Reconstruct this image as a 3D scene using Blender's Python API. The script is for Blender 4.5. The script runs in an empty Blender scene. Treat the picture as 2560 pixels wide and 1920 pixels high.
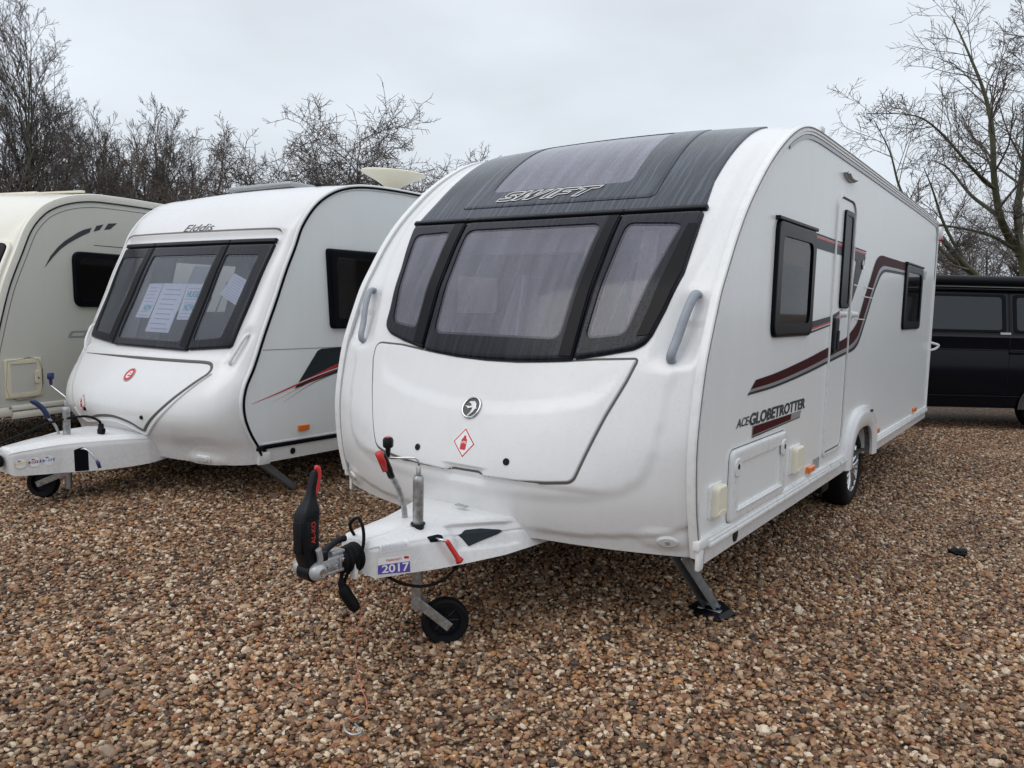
import bpy, bmesh, math, random
import numpy as np
from mathutils import Vector, Matrix, noise as mnoise
from mathutils.geometry import tessellate_polygon
PI = math.pi
R = math.radians
sc = bpy.context.scene
C = sc.collection

# ------------------------------------------------------------------ camera
cam_d = bpy.data.cameras.new('camera')
cam = bpy.data.objects.new('camera', cam_d)
C.objects.link(cam)
cam_d.sensor_width = 36.0
cam_d.lens = 1939.4 / 2560 * 36.0
cam_d.clip_start = 0.05
cam_d.clip_end = 2000
CAMZ = 1.53
_r = Vector((0.811037, 0.584480, 0.023694))     # camera right in world
_b = Vector((0.580074, -0.808375, 0.100226))    # camera back in world
_r.normalize(); _b = (_b - _b.dot(_r) * _r).normalized(); _u = _b.cross(_r)
cam.matrix_world = Matrix(((_r.x, _u.x, _b.x, 0), (_r.y, _u.y, _b.y, 0), (_r.z, _u.z, _b.z, CAMZ), (0, 0, 0, 1)))
sc.camera = cam

# ------------------------------------------------------------------ world, sun, exposure
SUN_EL, SUN_AZ = R(48), R(205)
w = bpy.data.worlds.new("World"); sc.world = w; w.use_nodes = True
nt = w.node_tree; nt.nodes.clear()
def N(nt, t, **k):
    n = nt.nodes.new(t)
    for a, b in k.items():
        if a == 'inp':
            for q, v in b.items(): n.inputs[q].default_value = v
        else: setattr(n, a, b)
    return n
sky = N(nt, 'ShaderNodeTexSky', sky_type='NISHITA', sun_disc=False, sun_elevation=SUN_EL, sun_rotation=SUN_AZ, air_density=2.0, dust_density=5.0)
tc = N(nt, 'ShaderNodeTexCoord')
sep = N(nt, 'ShaderNodeSeparateXYZ')
nt.links.new(tc.outputs['Generated'], sep.inputs[0])
# overcast cloud deck: brighter overhead, soft mottling
ramp = N(nt, 'ShaderNodeValToRGB')
ramp.color_ramp.elements[0].position = 0.0; ramp.color_ramp.elements[0].color = (7.5, 8.15, 8.95, 1)
ramp.color_ramp.elements[1].position = 0.9; ramp.color_ramp.elements[1].color = (13.0, 13.5, 14.2, 1)
e = ramp.color_ramp.elements.new(0.35); e.color = (8.3, 8.9, 9.7, 1)
nt.links.new(sep.outputs['Z'], ramp.inputs[0])
mp = N(nt, 'ShaderNodeMapping'); mp.inputs['Scale'].default_value = (1.0, 1.0, 2.6)
nt.links.new(tc.outputs['Generated'], mp.inputs[0])
nz = N(nt, 'ShaderNodeTexNoise', inp={'Scale': 2.1, 'Detail': 5.0, 'Roughness': 0.5})
nt.links.new(mp.outputs[0], nz.inputs['Vector'])
mr = N(nt, 'ShaderNodeMapRange', inp={'From Min': 0.3, 'From Max': 0.7, 'To Min': 0.87, 'To Max': 1.13})
nt.links.new(nz.outputs['Fac'], mr.inputs['Value'])
mul = N(nt, 'ShaderNodeVectorMath', operation='MULTIPLY')
nt.links.new(ramp.outputs[0], mul.inputs[0]); nt.links.new(mr.outputs[0], mul.inputs[1])
mx = N(nt, 'ShaderNodeMix', data_type='RGBA'); mx.inputs[0].default_value = 0.92
nt.links.new(sky.outputs[0], mx.inputs[6]); nt.links.new(mul.outputs[0], mx.inputs[7])
bg = N(nt, 'ShaderNodeBackground', inp={'Strength': 0.100})
nt.links.new(mx.outputs[2], bg.inputs[0])
wo = N(nt, 'ShaderNodeOutputWorld'); nt.links.new(bg.outputs[0], wo.inputs[0])
sl = bpy.data.lights.new('sun', 'SUN'); sl.energy = 0.6; sl.angle = R(35); sl.color = (1.0, 0.97, 0.93)
so = bpy.data.objects.new('sun', sl); C.objects.link(so)
d = Vector((math.cos(SUN_EL) * math.sin(SUN_AZ), math.cos(SUN_EL) * math.cos(SUN_AZ), math.sin(SUN_EL)))
so.rotation_euler = d.to_track_quat('Z', 'Y').to_euler(); so.location = (0, 0, 30)
sc.view_settings.view_transform = 'Standard'; sc.view_settings.look = 'None'
sc.view_settings.exposure = 0.0; sc.view_settings.gamma = 1.0
sc.view_settings.use_curve_mapping = False
try:
    sc.cycles.max_bounces = 10; sc.cycles.transparent_max_bounces = 16
except Exception: pass

# ------------------------------------------------------------------ tagging helpers
def tag(o, label=None, cat=None, group=None, kind=None):
    if label: o['label'] = label
    if cat: o['category'] = cat
    if group: o['group'] = group
    if kind: o['kind'] = kind
    return o
def empty(name, loc=(0, 0, 0), rz=0, parent=None):
    o = bpy.data.objects.new(name, None); C.objects.link(o)
    o.location = loc; o.rotation_euler = (0, 0, rz); o.empty_display_size = 0.2
    if parent: o.parent = parent
    return o
def link(name, bm, mat, parent=None, smooth=True, loc=None, mats=None, angle=None):
    me = bpy.data.meshes.new(name)
    bm.normal_update()
    bm.to_mesh(me); bm.free()
    for m in (mats or [mat]): me.materials.append(m)
    if smooth:
        me.shade_smooth()
        if angle: me.set_sharp_from_angle(angle=R(angle))
    o = bpy.data.objects.new(name, me); C.objects.link(o)
    if parent: o.parent = parent
    if loc: o.location = loc
    return o
def frompy(name, V, F, mat, parent=None, smooth=True, angle=None):
    me = bpy.data.meshes.new(name); me.from_pydata([tuple(v) for v in V], [], F); me.update()
    me.materials.append(mat)
    if smooth:
        me.shade_smooth()
        if angle: me.set_sharp_from_angle(angle=R(angle))
    o = bpy.data.objects.new(name, me); C.objects.link(o)
    if parent: o.parent = parent
    return o

# ------------------------------------------------------------------ materials
def mat(name, col=(.5, .5, .5), rough=.5, metal=0, coat=0, spec=.5, noise=None, bump=None, ior=None):
    """noise=(scale, amount, detail) darkens/lightens colour; bump=(scale, strength, dist)"""
    m = bpy.data.materials.new(name); m.use_nodes = True
    t = m.node_tree; b = t.nodes['Principled BSDF']
    b.inputs['Base Color'].default_value = (*col, 1); b.inputs['Roughness'].default_value = rough
    b.inputs['Metallic'].default_value = metal; b.inputs['Coat Weight'].default_value = coat
    b.inputs['Coat Roughness'].default_value = .08
    b.inputs['Specular IOR Level'].default_value = spec
    c = N(t, 'ShaderNodeTexCoord')
    if noise:
        n = N(t, 'ShaderNodeTexNoise', inp={'Scale': noise[0], 'Detail': noise[2] if len(noise) > 2 else 4})
        t.links.new(c.outputs['Object'], n.inputs['Vector'])
        r_ = N(t, 'ShaderNodeMapRange', inp={'From Min': .25, 'From Max': .75, 'To Min': 1 - noise[1], 'To Max': 1 + noise[1]})
        t.links.new(n.outputs['Fac'], r_.inputs['Value'])
        v = N(t, 'ShaderNodeVectorMath', operation='SCALE'); v.inputs[0].default_value = col
        t.links.new(r_.outputs[0], v.inputs['Scale']); t.links.new(v.outputs[0], b.inputs['Base Color'])
        r2 = N(t, 'ShaderNodeMapRange', inp={'From Min': .25, 'From Max': .75, 'To Min': max(0, rough - .08), 'To Max': min(1, rough + .1)})
        t.links.new(n.outputs['Fac'], r2.inputs['Value']); t.links.new(r2.outputs[0], b.inputs['Roughness'])
    if bump:
        n = N(t, 'ShaderNodeTexNoise', inp={'Scale': bump[0], 'Detail': 3})
        t.links.new(c.outputs['Object'], n.inputs['Vector'])
        bb = N(t, 'ShaderNodeBump', inp={'Strength': bump[1], 'Distance': bump[2]})
        t.links.new(n.outputs['Fac'], bb.inputs['Height']); t.links.new(bb.outputs[0], b.inputs['Normal'])
    return m
def drops(t, coord_out, scale, radius, strength, dist, seed_scale=1.0, keep=.45, base=None):
    """rain drops: small domes of a voronoi field, kept only in some cells -> normal output"""
    v = N(t, 'ShaderNodeTexVoronoi', feature='F1', inp={'Scale': scale, 'Randomness': 1.0})
    t.links.new(coord_out, v.inputs['Vector'])
    r_ = N(t, 'ShaderNodeMapRange', interpolation_type='SMOOTHSTEP', inp={'From Min': radius, 'From Max': radius * .25, 'To Min': 0, 'To Max': 1})
    t.links.new(v.outputs['Distance'], r_.inputs['Value'])
    s = N(t, 'ShaderNodeSeparateColor'); t.links.new(v.outputs['Color'], s.inputs[0])
    k = N(t, 'ShaderNodeMath', operation='LESS_THAN'); k.inputs[1].default_value = keep
    t.links.new(s.outputs[0], k.inputs[0])
    m = N(t, 'ShaderNodeMath', operation='MULTIPLY'); t.links.new(r_.outputs[0], m.inputs[0]); t.links.new(k.outputs[0], m.inputs[1])
    b = N(t, 'ShaderNodeBump', inp={'Strength': strength, 'Distance': dist})
    t.links.new(m.outputs[0], b.inputs['Height'])
    if base is not None: t.links.new(base, b.inputs['Normal'])
    return b.outputs[0], m.outputs[0]
def paint(name, col, rough=.28, coat=.25, grain=(260, .12, .001), wet=True, dirt=.0, dirtcol=(.33, .27, .2)):
    """white gelcoat / stucco aluminium with rain drops, faint run marks and road dirt near the bottom edge"""
    m = bpy.data.materials.new(name); m.use_nodes = True
    t = m.node_tree; b = t.nodes['Principled BSDF']
    b.inputs['Roughness'].default_value = rough; b.inputs['Coat Weight'].default_value = coat; b.inputs['Coat Roughness'].default_value = .12
    c = N(t, 'ShaderNodeTexCoord')
    mpn = N(t, 'ShaderNodeMapping'); mpn.inputs['Scale'].default_value = (14, 14, .9)
    t.links.new(c.outputs['Object'], mpn.inputs[0])
    st = N(t, 'ShaderNodeTexNoise', inp={'Scale': 1.0, 'Detail': 6, 'Roughness': .6}); t.links.new(mpn.outputs[0], st.inputs['Vector'])
    big = N(t, 'ShaderNodeTexNoise', inp={'Scale': 1.4, 'Detail': 5}); t.links.new(c.outputs['Object'], big.inputs['Vector'])
    ad = N(t, 'ShaderNodeMath', operation='ADD'); t.links.new(st.outputs['Fac'], ad.inputs[0]); t.links.new(big.outputs['Fac'], ad.inputs[1])
    mr_ = N(t, 'ShaderNodeMapRange', inp={'From Min': .7, 'From Max': 1.3, 'To Min': .965, 'To Max': 1.015}); t.links.new(ad.outputs[0], mr_.inputs['Value'])
    v = N(t, 'ShaderNodeVectorMath', operation='SCALE'); v.inputs[0].default_value = col; t.links.new(mr_.outputs[0], v.inputs['Scale'])
    # splash dirt thrown up from the gravel, along the lowest part of the body
    sp = N(t, 'ShaderNodeSeparateXYZ'); t.links.new(c.outputs['Object'], sp.inputs[0])
    dn = N(t, 'ShaderNodeTexNoise', inp={'Scale': 38, 'Detail': 8, 'Roughness': .75}); t.links.new(c.outputs['Object'], dn.inputs['Vector'])
    hz = N(t, 'ShaderNodeMapRange', inp={'From Min': .38, 'From Max': .62, 'To Min': 1, 'To Max': 0}); t.links.new(sp.outputs['Z'], hz.inputs['Value'])
    dm = N(t, 'ShaderNodeMath', operation='MULTIPLY'); t.links.new(hz.outputs[0], dm.inputs[0])
    dr = N(t, 'ShaderNodeMapRange', inp={'From Min': .35, 'From Max': .75, 'To Min': 0, 'To Max': dirt}); t.links.new(dn.outputs['Fac'], dr.inputs['Value'])
    t.links.new(dr.outputs[0], dm.inputs[1])
    mxx = N(t, 'ShaderNodeMix', data_type='RGBA'); t.links.new(dm.outputs[0], mxx.inputs[0]); t.links.new(v.outputs[0], mxx.inputs[6]); mxx.inputs[7].default_value = (*dirtcol, 1)
    t.links.new(mxx.outputs[2], b.inputs['Base Color'])
    g = N(t, 'ShaderNodeTexNoise', inp={'Scale': grain[0], 'Detail': 2}); t.links.new(c.outputs['Object'], g.inputs['Vector'])
    gb = N(t, 'ShaderNodeBump', inp={'Strength': grain[1], 'Distance': grain[2]}); t.links.new(g.outputs['Fac'], gb.inputs['Height'])
    nrm = gb.outputs[0]
    if wet:
        nrm, _ = drops(t, c.outputs['Object'], 150, .32, .8, .0014, keep=.45, base=nrm)
    t.links.new(nrm, b.inputs['Normal'])
    return m
M = {}
M['gel'] = paint('white_gelcoat', (.725, .73, .735), dirt=.30, rough=.26, coat=.3)
M['alu'] = paint('stucco_aluminium', (.79, .815, .815), rough=.3, grain=(120, .2, .0012), dirt=.3)
M['trim'] = mat('white_trim', (.74, .75, .75), .3, coat=.2, noise=(20, .05))
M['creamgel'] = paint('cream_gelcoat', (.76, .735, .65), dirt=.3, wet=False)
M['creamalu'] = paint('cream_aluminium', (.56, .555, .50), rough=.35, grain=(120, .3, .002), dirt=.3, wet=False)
M['cream'] = mat('cream_plastic', (.68, .62, .46), .4, noise=(12, .06))
M['ivory'] = mat('ivory_plastic', (.78, .74, .60), .35)
M['black'] = mat('black_plastic', (.006, .007, .010), .38, noise=(60, .2), spec=.22)
M['gloss'] = mat('black_gloss', (.003, .004, .006), .28, spec=.09)
M['pillar'] = mat('black_pillar', (.003, .003, .005), .3, spec=.12)
M['rubber'] = mat('black_rubber', (.006, .006, .007), .6, spec=.15, noise=(40, .25), bump=(200, .2, .001))
M['seal'] = mat('grey_seal', (.09, .085, .08), .6)
M['seam'] = mat('grimy_seam', (.16, .14, .12), .6)
M['galv'] = mat('galvanised_steel', (.42, .43, .43), .38, metal=.85, noise=(45, .35, 6), bump=(70, .15, .001))
M['steel'] = mat('bright_steel', (.55, .56, .57), .22, metal=1, noise=(60, .15))
M['cast'] = mat('cast_aluminium', (.45, .46, .47), .42, metal=.75, noise=(80, .2, 6), bump=(220, .4, .002))
M['chrome'] = mat('chrome', (.62, .63, .65), .1, metal=1, noise=(100, .15))
M['silverpaint'] = mat('silver_paint', (.42, .43, .44), .4, metal=.35, noise=(30, .12))
M['legpaint'] = mat('grey_zinc_leg', (.22, .24, .26), .45, metal=.5, noise=(30, .2))
M['grey'] = mat('grey_plastic', (.27, .30, .34), .38, noise=(30, .08))
M['logored'] = mat('logo_red', (.40, .035, .02), .5)
M['red'] = mat('red_plastic', (.50, .025, .02), .4)
M['blue'] = mat('navy_plastic', (.012, .022, .09), .35)
M['orange'] = mat('orange_lens', (.75, .17, .015), .2, coat=.6)
M['lens'] = mat('clear_lens', (.55, .56, .55), .12, coat=.8)
M['cord'] = mat('orange_cord', (.42, .15, .09), .6)
M['maroon'] = mat('maroon_vinyl', (.058, .004, .007), .45, spec=.06)
M['maroon2'] = mat('dark_maroon_vinyl', (.018, .002, .003), .45, spec=.06)
M['silver'] = mat('silver_vinyl', (.36, .37, .38), .3, metal=.4)
M['dgrey'] = mat('dark_grey_vinyl', (.020, .028, .033), .4, spec=.15)
M['mgrey'] = mat('mid_grey_vinyl', (.05, .054, .06), .4, spec=.15)
M['letter'] = mat('charcoal_lettering', (.028, .036, .044), .4, spec=.3)
M['white'] = mat('white_vinyl', (.78, .78, .78), .35)
M['redvinyl'] = mat('red_vinyl', (.52, .02, .025), .35)
M['purple'] = mat('purple_vinyl', (.10, .07, .36), .35)
M['yellow'] = mat('yellow_vinyl', (.62, .56, .16), .4)
M['plum'] = mat('plum_vinyl', (.13, .03, .13), .4)
M['bluev'] = mat('blue_vinyl', (.03, .19, .48), .4)
M['teal'] = mat('teal_print', (.10, .46, .55), .5)
M['paper'] = mat('white_paper', (.82, .82, .88), .7, noise=(4, .03))
M['greypaper'] = mat('grey_paper', (.34, .34, .36), .7)
M['ink'] = mat('grey_ink', (.50, .50, .58), .7)
M['vanpaint'] = mat('black_van_paint', (.002, .003, .006), .2, spec=.2)
M['vanglass'] = mat('dark_van_glass', (.006, .011, .016), .08, spec=.55)
M['wood'] = mat('interior_wood', (.20, .10, .045), .45, noise=(5, .25))
M['fabric'] = mat('interior_fabric', (.34, .28, .26), .9, noise=(20, .1))
M['curtain'] = mat('curtain_cloth', (.62, .54, .55), .9, noise=(30, .08))
M['darkin'] = mat('interior_dark', (.05, .045, .045), .8)
M['blind'] = mat('pale_blind', (.55, .54, .57), .8)
def glass(name, film=.45, film_sheencol=(.20, .20, .245), tint=(.50, .49, .56), rough=.08, streak=.5, drop=True, fior=1.45):
    """tinted acrylic with a film of rain: part clear tint, part wet haze, beaded with drops, runs along the fall line (UV v)"""
    m = bpy.data.materials.new(name); m.use_nodes = True
    t = m.node_tree; b = t.nodes['Principled BSDF']; out = t.nodes['Material Output']
    b.inputs['Roughness'].default_value = rough + .1; b.inputs['IOR'].default_value = 1.45
    uv = N(t, 'ShaderNodeUVMap')
    mp_ = N(t, 'ShaderNodeMapping'); mp_.inputs['Scale'].default_value = (13, 1.1, 1); t.links.new(uv.outputs[0], mp_.inputs[0])
    s = N(t, 'ShaderNodeTexNoise', inp={'Scale': 1.0, 'Detail': 8, 'Roughness': .7}); t.links.new(mp_.outputs[0], s.inputs['Vector'])
    r_ = N(t, 'ShaderNodeMapRange', inp={'From Min': .35, 'From Max': .7, 'To Min': 1 - streak * .3, 'To Max': 1 + streak * .55}); t.links.new(s.outputs['Fac'], r_.inputs['Value'])
    v = N(t, 'ShaderNodeVectorMath', operation='SCALE'); v.inputs[0].default_value = film_sheencol; t.links.new(r_.outputs[0], v.inputs['Scale']); t.links.new(v.outputs[0], b.inputs['Base Color'])
    tr = N(t, 'ShaderNodeBsdfTransparent'); tr.inputs[0].default_value = (*tint, 1)
    mxs = N(t, 'ShaderNodeMixShader')
    fm = N(t, 'ShaderNodeMath', operation='MULTIPLY'); fm.inputs[1].default_value = film; fm.use_clamp = True
    t.links.new(r_.outputs[0], fm.inputs[0])
    # glossy coat on the clear part
    gl = N(t, 'ShaderNodeBsdfGlossy'); gl.inputs['Roughness'].default_value = rough; gl.inputs['Color'].default_value = (1, 1, 1, 1)
    fr = N(t, 'ShaderNodeFresnel'); fr.inputs[0].default_value = fior
    m2 = N(t, 'ShaderNodeMixShader'); t.links.new(fr.outputs[0], m2.inputs[0]); t.links.new(tr.outputs[0], m2.inputs[1]); t.links.new(gl.outputs[0], m2.inputs[2])
    t.links.new(fm.outputs[0], mxs.inputs[0]); t.links.new(m2.outputs[0], mxs.inputs[1]); t.links.new(b.outputs[0], mxs.inputs[2])
    t.links.new(mxs.outputs[0], out.inputs[0])
    if drop:
        n1, h1 = drops(t, uv.outputs[0], 130, .30, .45, .0012, keep=.35)
        for n_ in (b, gl, fr): t.links.new(n1, n_.inputs['Normal'])
        dv = N(t, 'ShaderNodeTexVoronoi', inp={'Scale': 210}); t.links.new(uv.outputs[0], dv.inputs['Vector'])
        ds = N(t, 'ShaderNodeSeparateColor'); t.links.new(dv.outputs['Color'], ds.inputs[0])
        dc = N(t, 'ShaderNodeMapRange', interpolation_type='STEPPED', inp={'From Min': .0, 'From Max': 1, 'To Min': .86, 'To Max': 1.22, 'Steps': 6}); t.links.new(ds.outputs[1], dc.inputs['Value'])
        sv = N(t, 'ShaderNodeVectorMath', operation='SCALE'); t.links.new(v.outputs[0], sv.inputs[0]); t.links.new(dc.outputs[0], sv.inputs['Scale']); t.links.new(sv.outputs[0], b.inputs['Base Color'])
    return m
M['pane'] = glass('rainy_lilac_acrylic', film=.40, film_sheencol=(.215, .22, .28), tint=(.68, .66, .72), streak=.3)  # lilac film colour stands in for the bright sky reflection
M['paneup'] = glass('rainy_skylight_acrylic', film=.6, film_sheencol=(.22, .22, .285), streak=.4)
M['paneclear'] = glass('tinted_acrylic', film=.24, film_sheencol=(.12, .15, .20), tint=(.82, .85, .93), streak=.35)  # bluish film colour imitates sky mirrored in the pane
M['panedark'] = glass('dark_side_acrylic', film=.10, film_sheencol=(.04, .04, .045), tint=(.34, .29, .27), rough=.04, streak=.3, fior=1.22)
def wetblack(name, base=(.016, .020, .031), light=(.075, .095, .13), amt=1.0, spec=.36):
    m = bpy.data.materials.new(name); m.use_nodes = True
    t = m.node_tree; b = t.nodes['Principled BSDF']; b.inputs['Roughness'].default_value = .2; b.inputs['Specular IOR Level'].default_value = spec
    uv = N(t, 'ShaderNodeUVMap')
    wn = N(t, 'ShaderNodeTexNoise', inp={'Scale': 3.0, 'Detail': 2}); t.links.new(uv.outputs[0], wn.inputs['Vector'])
    wv = N(t, 'ShaderNodeVectorMath', operation='SCALE'); wv.inputs['Scale'].default_value = .05; t.links.new(wn.outputs['Color'], wv.inputs[0])
    wa = N(t, 'ShaderNodeVectorMath', operation='ADD'); t.links.new(uv.outputs[0], wa.inputs[0]); t.links.new(wv.outputs[0], wa.inputs[1])
    mp_ = N(t, 'ShaderNodeMapping'); mp_.inputs['Scale'].default_value = (55, 1.7, 1); t.links.new(wa.outputs[0], mp_.inputs[0])
    s = N(t, 'ShaderNodeTexNoise', inp={'Scale': 1.0, 'Detail': 6, 'Roughness': .6}); t.links.new(mp_.outputs[0], s.inputs['Vector'])
    r_ = N(t, 'ShaderNodeMapRange', inp={'From Min': .45, 'From Max': .72, 'To Min': 0, 'To Max': amt}); t.links.new(s.outputs['Fac'], r_.inputs['Value'])
    x = N(t, 'ShaderNodeMix', data_type='RGBA'); t.links.new(r_.outputs[0], x.inputs[0]); x.inputs[6].default_value = (*base, 1); x.inputs[7].default_value = (*light, 1)
    t.links.new(x.outputs[2], b.inputs['Base Color'])
    n1, h1 = drops(t, uv.outputs[0], 120, .34, .7, .002, keep=.5)
    t.links.new(n1, b.inputs['Normal'])
    return m
M['wetblack'] = wetblack('rain_streaked_black')
M['tintedge'] = glass('dark_tinted_edge', film=.75, film_sheencol=(.055, .055, .072), tint=(.3, .3, .34), streak=.5)
M['frame'] = wetblack('rainy_window_border', (.007, .008, .014), (.024, .028, .040), .8, .2)
# ------------------------------------------------------------------ geometry helpers
def spline(P, n=12):
    P = [np.array(p, float) for p in P]; out = []
    for i in range(len(P) - 1):
        a = P[max(i - 1, 0)]; b = P[i]; c = P[i + 1]; d = P[min(i + 2, len(P) - 1)]
        L = np.linalg.norm(c - b)
        m1 = (c - a) / max(L + np.linalg.norm(b - a), 1e-6) * L if i > 0 else (c - b)
        m2 = (d - b) / max(L + np.linalg.norm(d - c), 1e-6) * L if i < len(P) - 2 else (c - b)
        for k in range(n):
            t = k / n
            out.append((2*t**3-3*t*t+1)*b + (t**3-2*t*t+t)*m1 + (-2*t**3+3*t*t)*c + (t**3-t*t)*m2)
    out.append(P[-1]); return np.array(out)
def sm(a, b, x):
    t = min(max((x - a) / (b - a), 0), 1); return t * t * (3 - 2 * t)
def resample(poly, step, closed=True):
    P = [np.array(p, float) for p in poly]
    if closed: P = P + [P[0]]
    out = []
    for a, b in zip(P[:-1], P[1:]):
        k = max(1, int(math.ceil(np.linalg.norm(b - a) / step)))
        for i in range(k): out.append(a + (b - a) * i / k)
    if not closed: out.append(P[-1])
    return out
def rounded(poly, r, n=5):
    """round the corners of a closed polygon; r number or list"""
    P = [np.array(p, float) for p in poly]; out = []; m = len(P)
    for i in range(m):
        a, b, c = P[i-1], P[i], P[(i+1) % m]; rr = r[i] if isinstance(r, (list, tuple)) else r
        u = a - b; v = c - b; lu = np.linalg.norm(u); lv = np.linalg.norm(v)
        if rr <= 0 or lu < 1e-6 or lv < 1e-6: out.append(b); continue
        rr = min(rr, lu * .48, lv * .48); p = b + u / lu * rr; q = b + v / lv * rr
        for k in range(n + 1):
            t = k / n; out.append((1-t)**2 * p + 2*t*(1-t) * b + t*t * q)
    return out
def area(P): return .5 * sum(P[i-1][0]*P[i][1] - P[i][0]*P[i-1][1] for i in range(len(P)))
def ccw(P): P = [np.array(p, float) for p in P]; return P if area(P) > 0 else P[::-1]
def inset(P, d):
    """inset a ccw closed polygon"""
    out = []; m = len(P)
    for i in range(m):
        a, b, c = P[i-1], P[i], P[(i+1) % m]
        e1 = b - a; e2 = c - b; l1 = np.linalg.norm(e1) + 1e-9; l2 = np.linalg.norm(e2) + 1e-9
        n1 = np.array([-e1[1], e1[0]]) / l1; n2 = np.array([-e2[1], e2[0]]) / l2
        n = n1 + n2; ln = np.linalg.norm(n) + 1e-9; n = n / ln
        out.append(b + n * d / max(.5, float(n @ n1)))
    return out
def inside(p, P):
    x, y = p; r = False; j = len(P) - 1
    for i in range(len(P)):
        xi, yi = P[i][0], P[i][1]; xj, yj = P[j][0], P[j][1]
        if (yi > y) != (yj > y) and x < (xj - xi) * (y - yi) / (yj - yi + 1e-12) + xi: r = not r
        j = i
    return r
def cells(outline, step, holes=(), us=None, vs=None):
    """flat bmesh of a (concave) outline cut by a grid, faces inside holes removed"""
    bm = bmesh.new()
    P3 = [Vector((p[0], p[1], 0)) for p in outline]
    vv = [bm.verts.new(p) for p in P3]
    for t in tessellate_polygon([P3]):
        try: bm.faces.new([vv[i] for i in t])
        except Exception: pass
    xs_ = [p[0] for p in outline]; ys_ = [p[1] for p in outline]
    if us is None: us = np.arange(min(xs_) + step * .5, max(xs_), step)
    if vs is None: vs = np.arange(min(ys_) + step * .5, max(ys_), step)
    for u in us: bmesh.ops.bisect_plane(bm, geom=bm.verts[:] + bm.edges[:] + bm.faces[:], plane_co=(float(u), 0, 0), plane_no=(1, 0, 0), dist=1e-6)
    for v in vs: bmesh.ops.bisect_plane(bm, geom=bm.verts[:] + bm.edges[:] + bm.faces[:], plane_co=(0, float(v), 0), plane_no=(0, 1, 0), dist=1e-6)
    if holes:
        dead = [f for f in bm.faces if any(inside((f.calc_center_median().x, f.calc_center_median().y), h) for h in holes)]
        bmesh.ops.delete(bm, geom=dead, context='FACES')
    return bm
def setuv(bm, data):
    uv = bm.loops.layers.uv.new('UVMap')
    for f in bm.faces:
        for l in f.loops:
            q = data.get(l.vert.index if False else id(l.vert))
            if q is not None: l[uv].uv = (q[0], q[1])
def patch(name, mp, outline, m, parent, t=.004, base=0., bev=.003, step=.05, flip=False, smooth=True, holes=(), rim=.025):
    """raised panel: outline in surface coordinates, mapped by mp(a,b,off); t thick, soft edge bev"""
    P = [np.array(p) for p in resample(ccw(outline), rim)]
    uvd = {}
    rows = [(P, base - .003), (P, base + t - bev), (inset(P, bev * .35), base + t - bev * .3), (inset(P, bev), base + t)]
    top = cells(rows[-1][0], step, holes)
    keep = list(top.verts)
    for v in keep:
        a, b = v.co.x, v.co.y; uvd[id(v)] = (a, b); v.co = mp(a, b, base + t)
    for (Q, off) in [None] if False else []: pass
    rings = []
    for Q, off in rows:
        ring = []
        for q in Q:
            v = top.verts.new(mp(q[0], q[1], off)); uvd[id(v)] = (q[0], q[1]); ring.append(v); keep.append(v)
        rings.append(ring)
    n = len(P)
    for r0, r1 in zip(rings[:-1], rings[1:]):
        for i in range(n):
            j = (i + 1) % n
            try: top.faces.new((r0[i], r0[j], r1[j], r1[i]))
            except Exception: pass
    setuv(top, uvd)
    if flip: bmesh.ops.reverse_faces(top, faces=top.faces[:])
    return link(name, top, m, parent, smooth, angle=50)
def ringpatch(name, mp, outer, inner, m, parent, t=.012, base=0., bev=.006, k=6, flip=False, n=120, depth=.01):
    """frame between two outlines; inner edge turns down by depth"""
    outer = resample(ccw(outer), .012); inner = ccw(inner)
    c = np.mean(np.array(inner), axis=0)
    A = np.array([math.atan2(*(p - c)[::-1]) for p in outer])
    def ray_hit(poly, ang):
        d = np.array([math.cos(ang), math.sin(ang)]); best = None
        for i in range(len(poly)):
            a = poly[i-1] - c; b = poly[i] - c; e_ = b - a
            den = d[0]*e_[1] - d[1]*e_[0]
            if abs(den) < 1e-12: continue
            tt = (a[0]*e_[1] - a[1]*e_[0]) / den; ss = (a[0]*d[1] - a[1]*d[0]) / den
            if tt > 0 and -1e-6 <= ss <= 1 + 1e-6 and (best is None or tt > best): best = tt
        return c + d * best if best else None
    I = [ray_hit(inner, a) for a in A]
    ok = [i for i in range(len(I)) if I[i] is not None]
    O = [np.array(outer[i]) for i in ok]; I = [I[i] for i in ok]; n = len(O)
    bm = bmesh.new(); uvd = {}; rings = []
    def ring(pts, off):
        r_ = []
        for q in pts:
            v = bm.verts.new(mp(q[0], q[1], off)); uvd[id(v)] = (q[0], q[1]); r_.append(v)
        rings.append(r_)
    ring(O, base - .004); ring(O, base + t - bev); 
    L = [np.linalg.norm(I[i] - O[i]) for i in range(n)]
    ring([O[i] + (I[i] - O[i]) * min(.3, bev * .35 / max(L[i], 1e-4)) for i in range(n)], base + t - bev * .3)
    for q in range(k + 1):
        ring([O[i] + (I[i] - O[i]) * (min(.35, bev / max(L[i], 1e-4)) * (1 - q / k) + q / k) for i in range(n)], base + t)
    ring(I, base + t - depth)
    for r0, r1 in zip(rings[:-1], rings[1:]):
        for i in range(n):
            j = (i + 1) % n
            bm.faces.new((r0[i], r0[j], r1[j], r1[i]))
    setuv(bm, uvd)
    if flip: bmesh.ops.reverse_faces(bm, faces=bm.faces[:])
    return link(name, bm, m, parent, True, angle=50)
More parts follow.
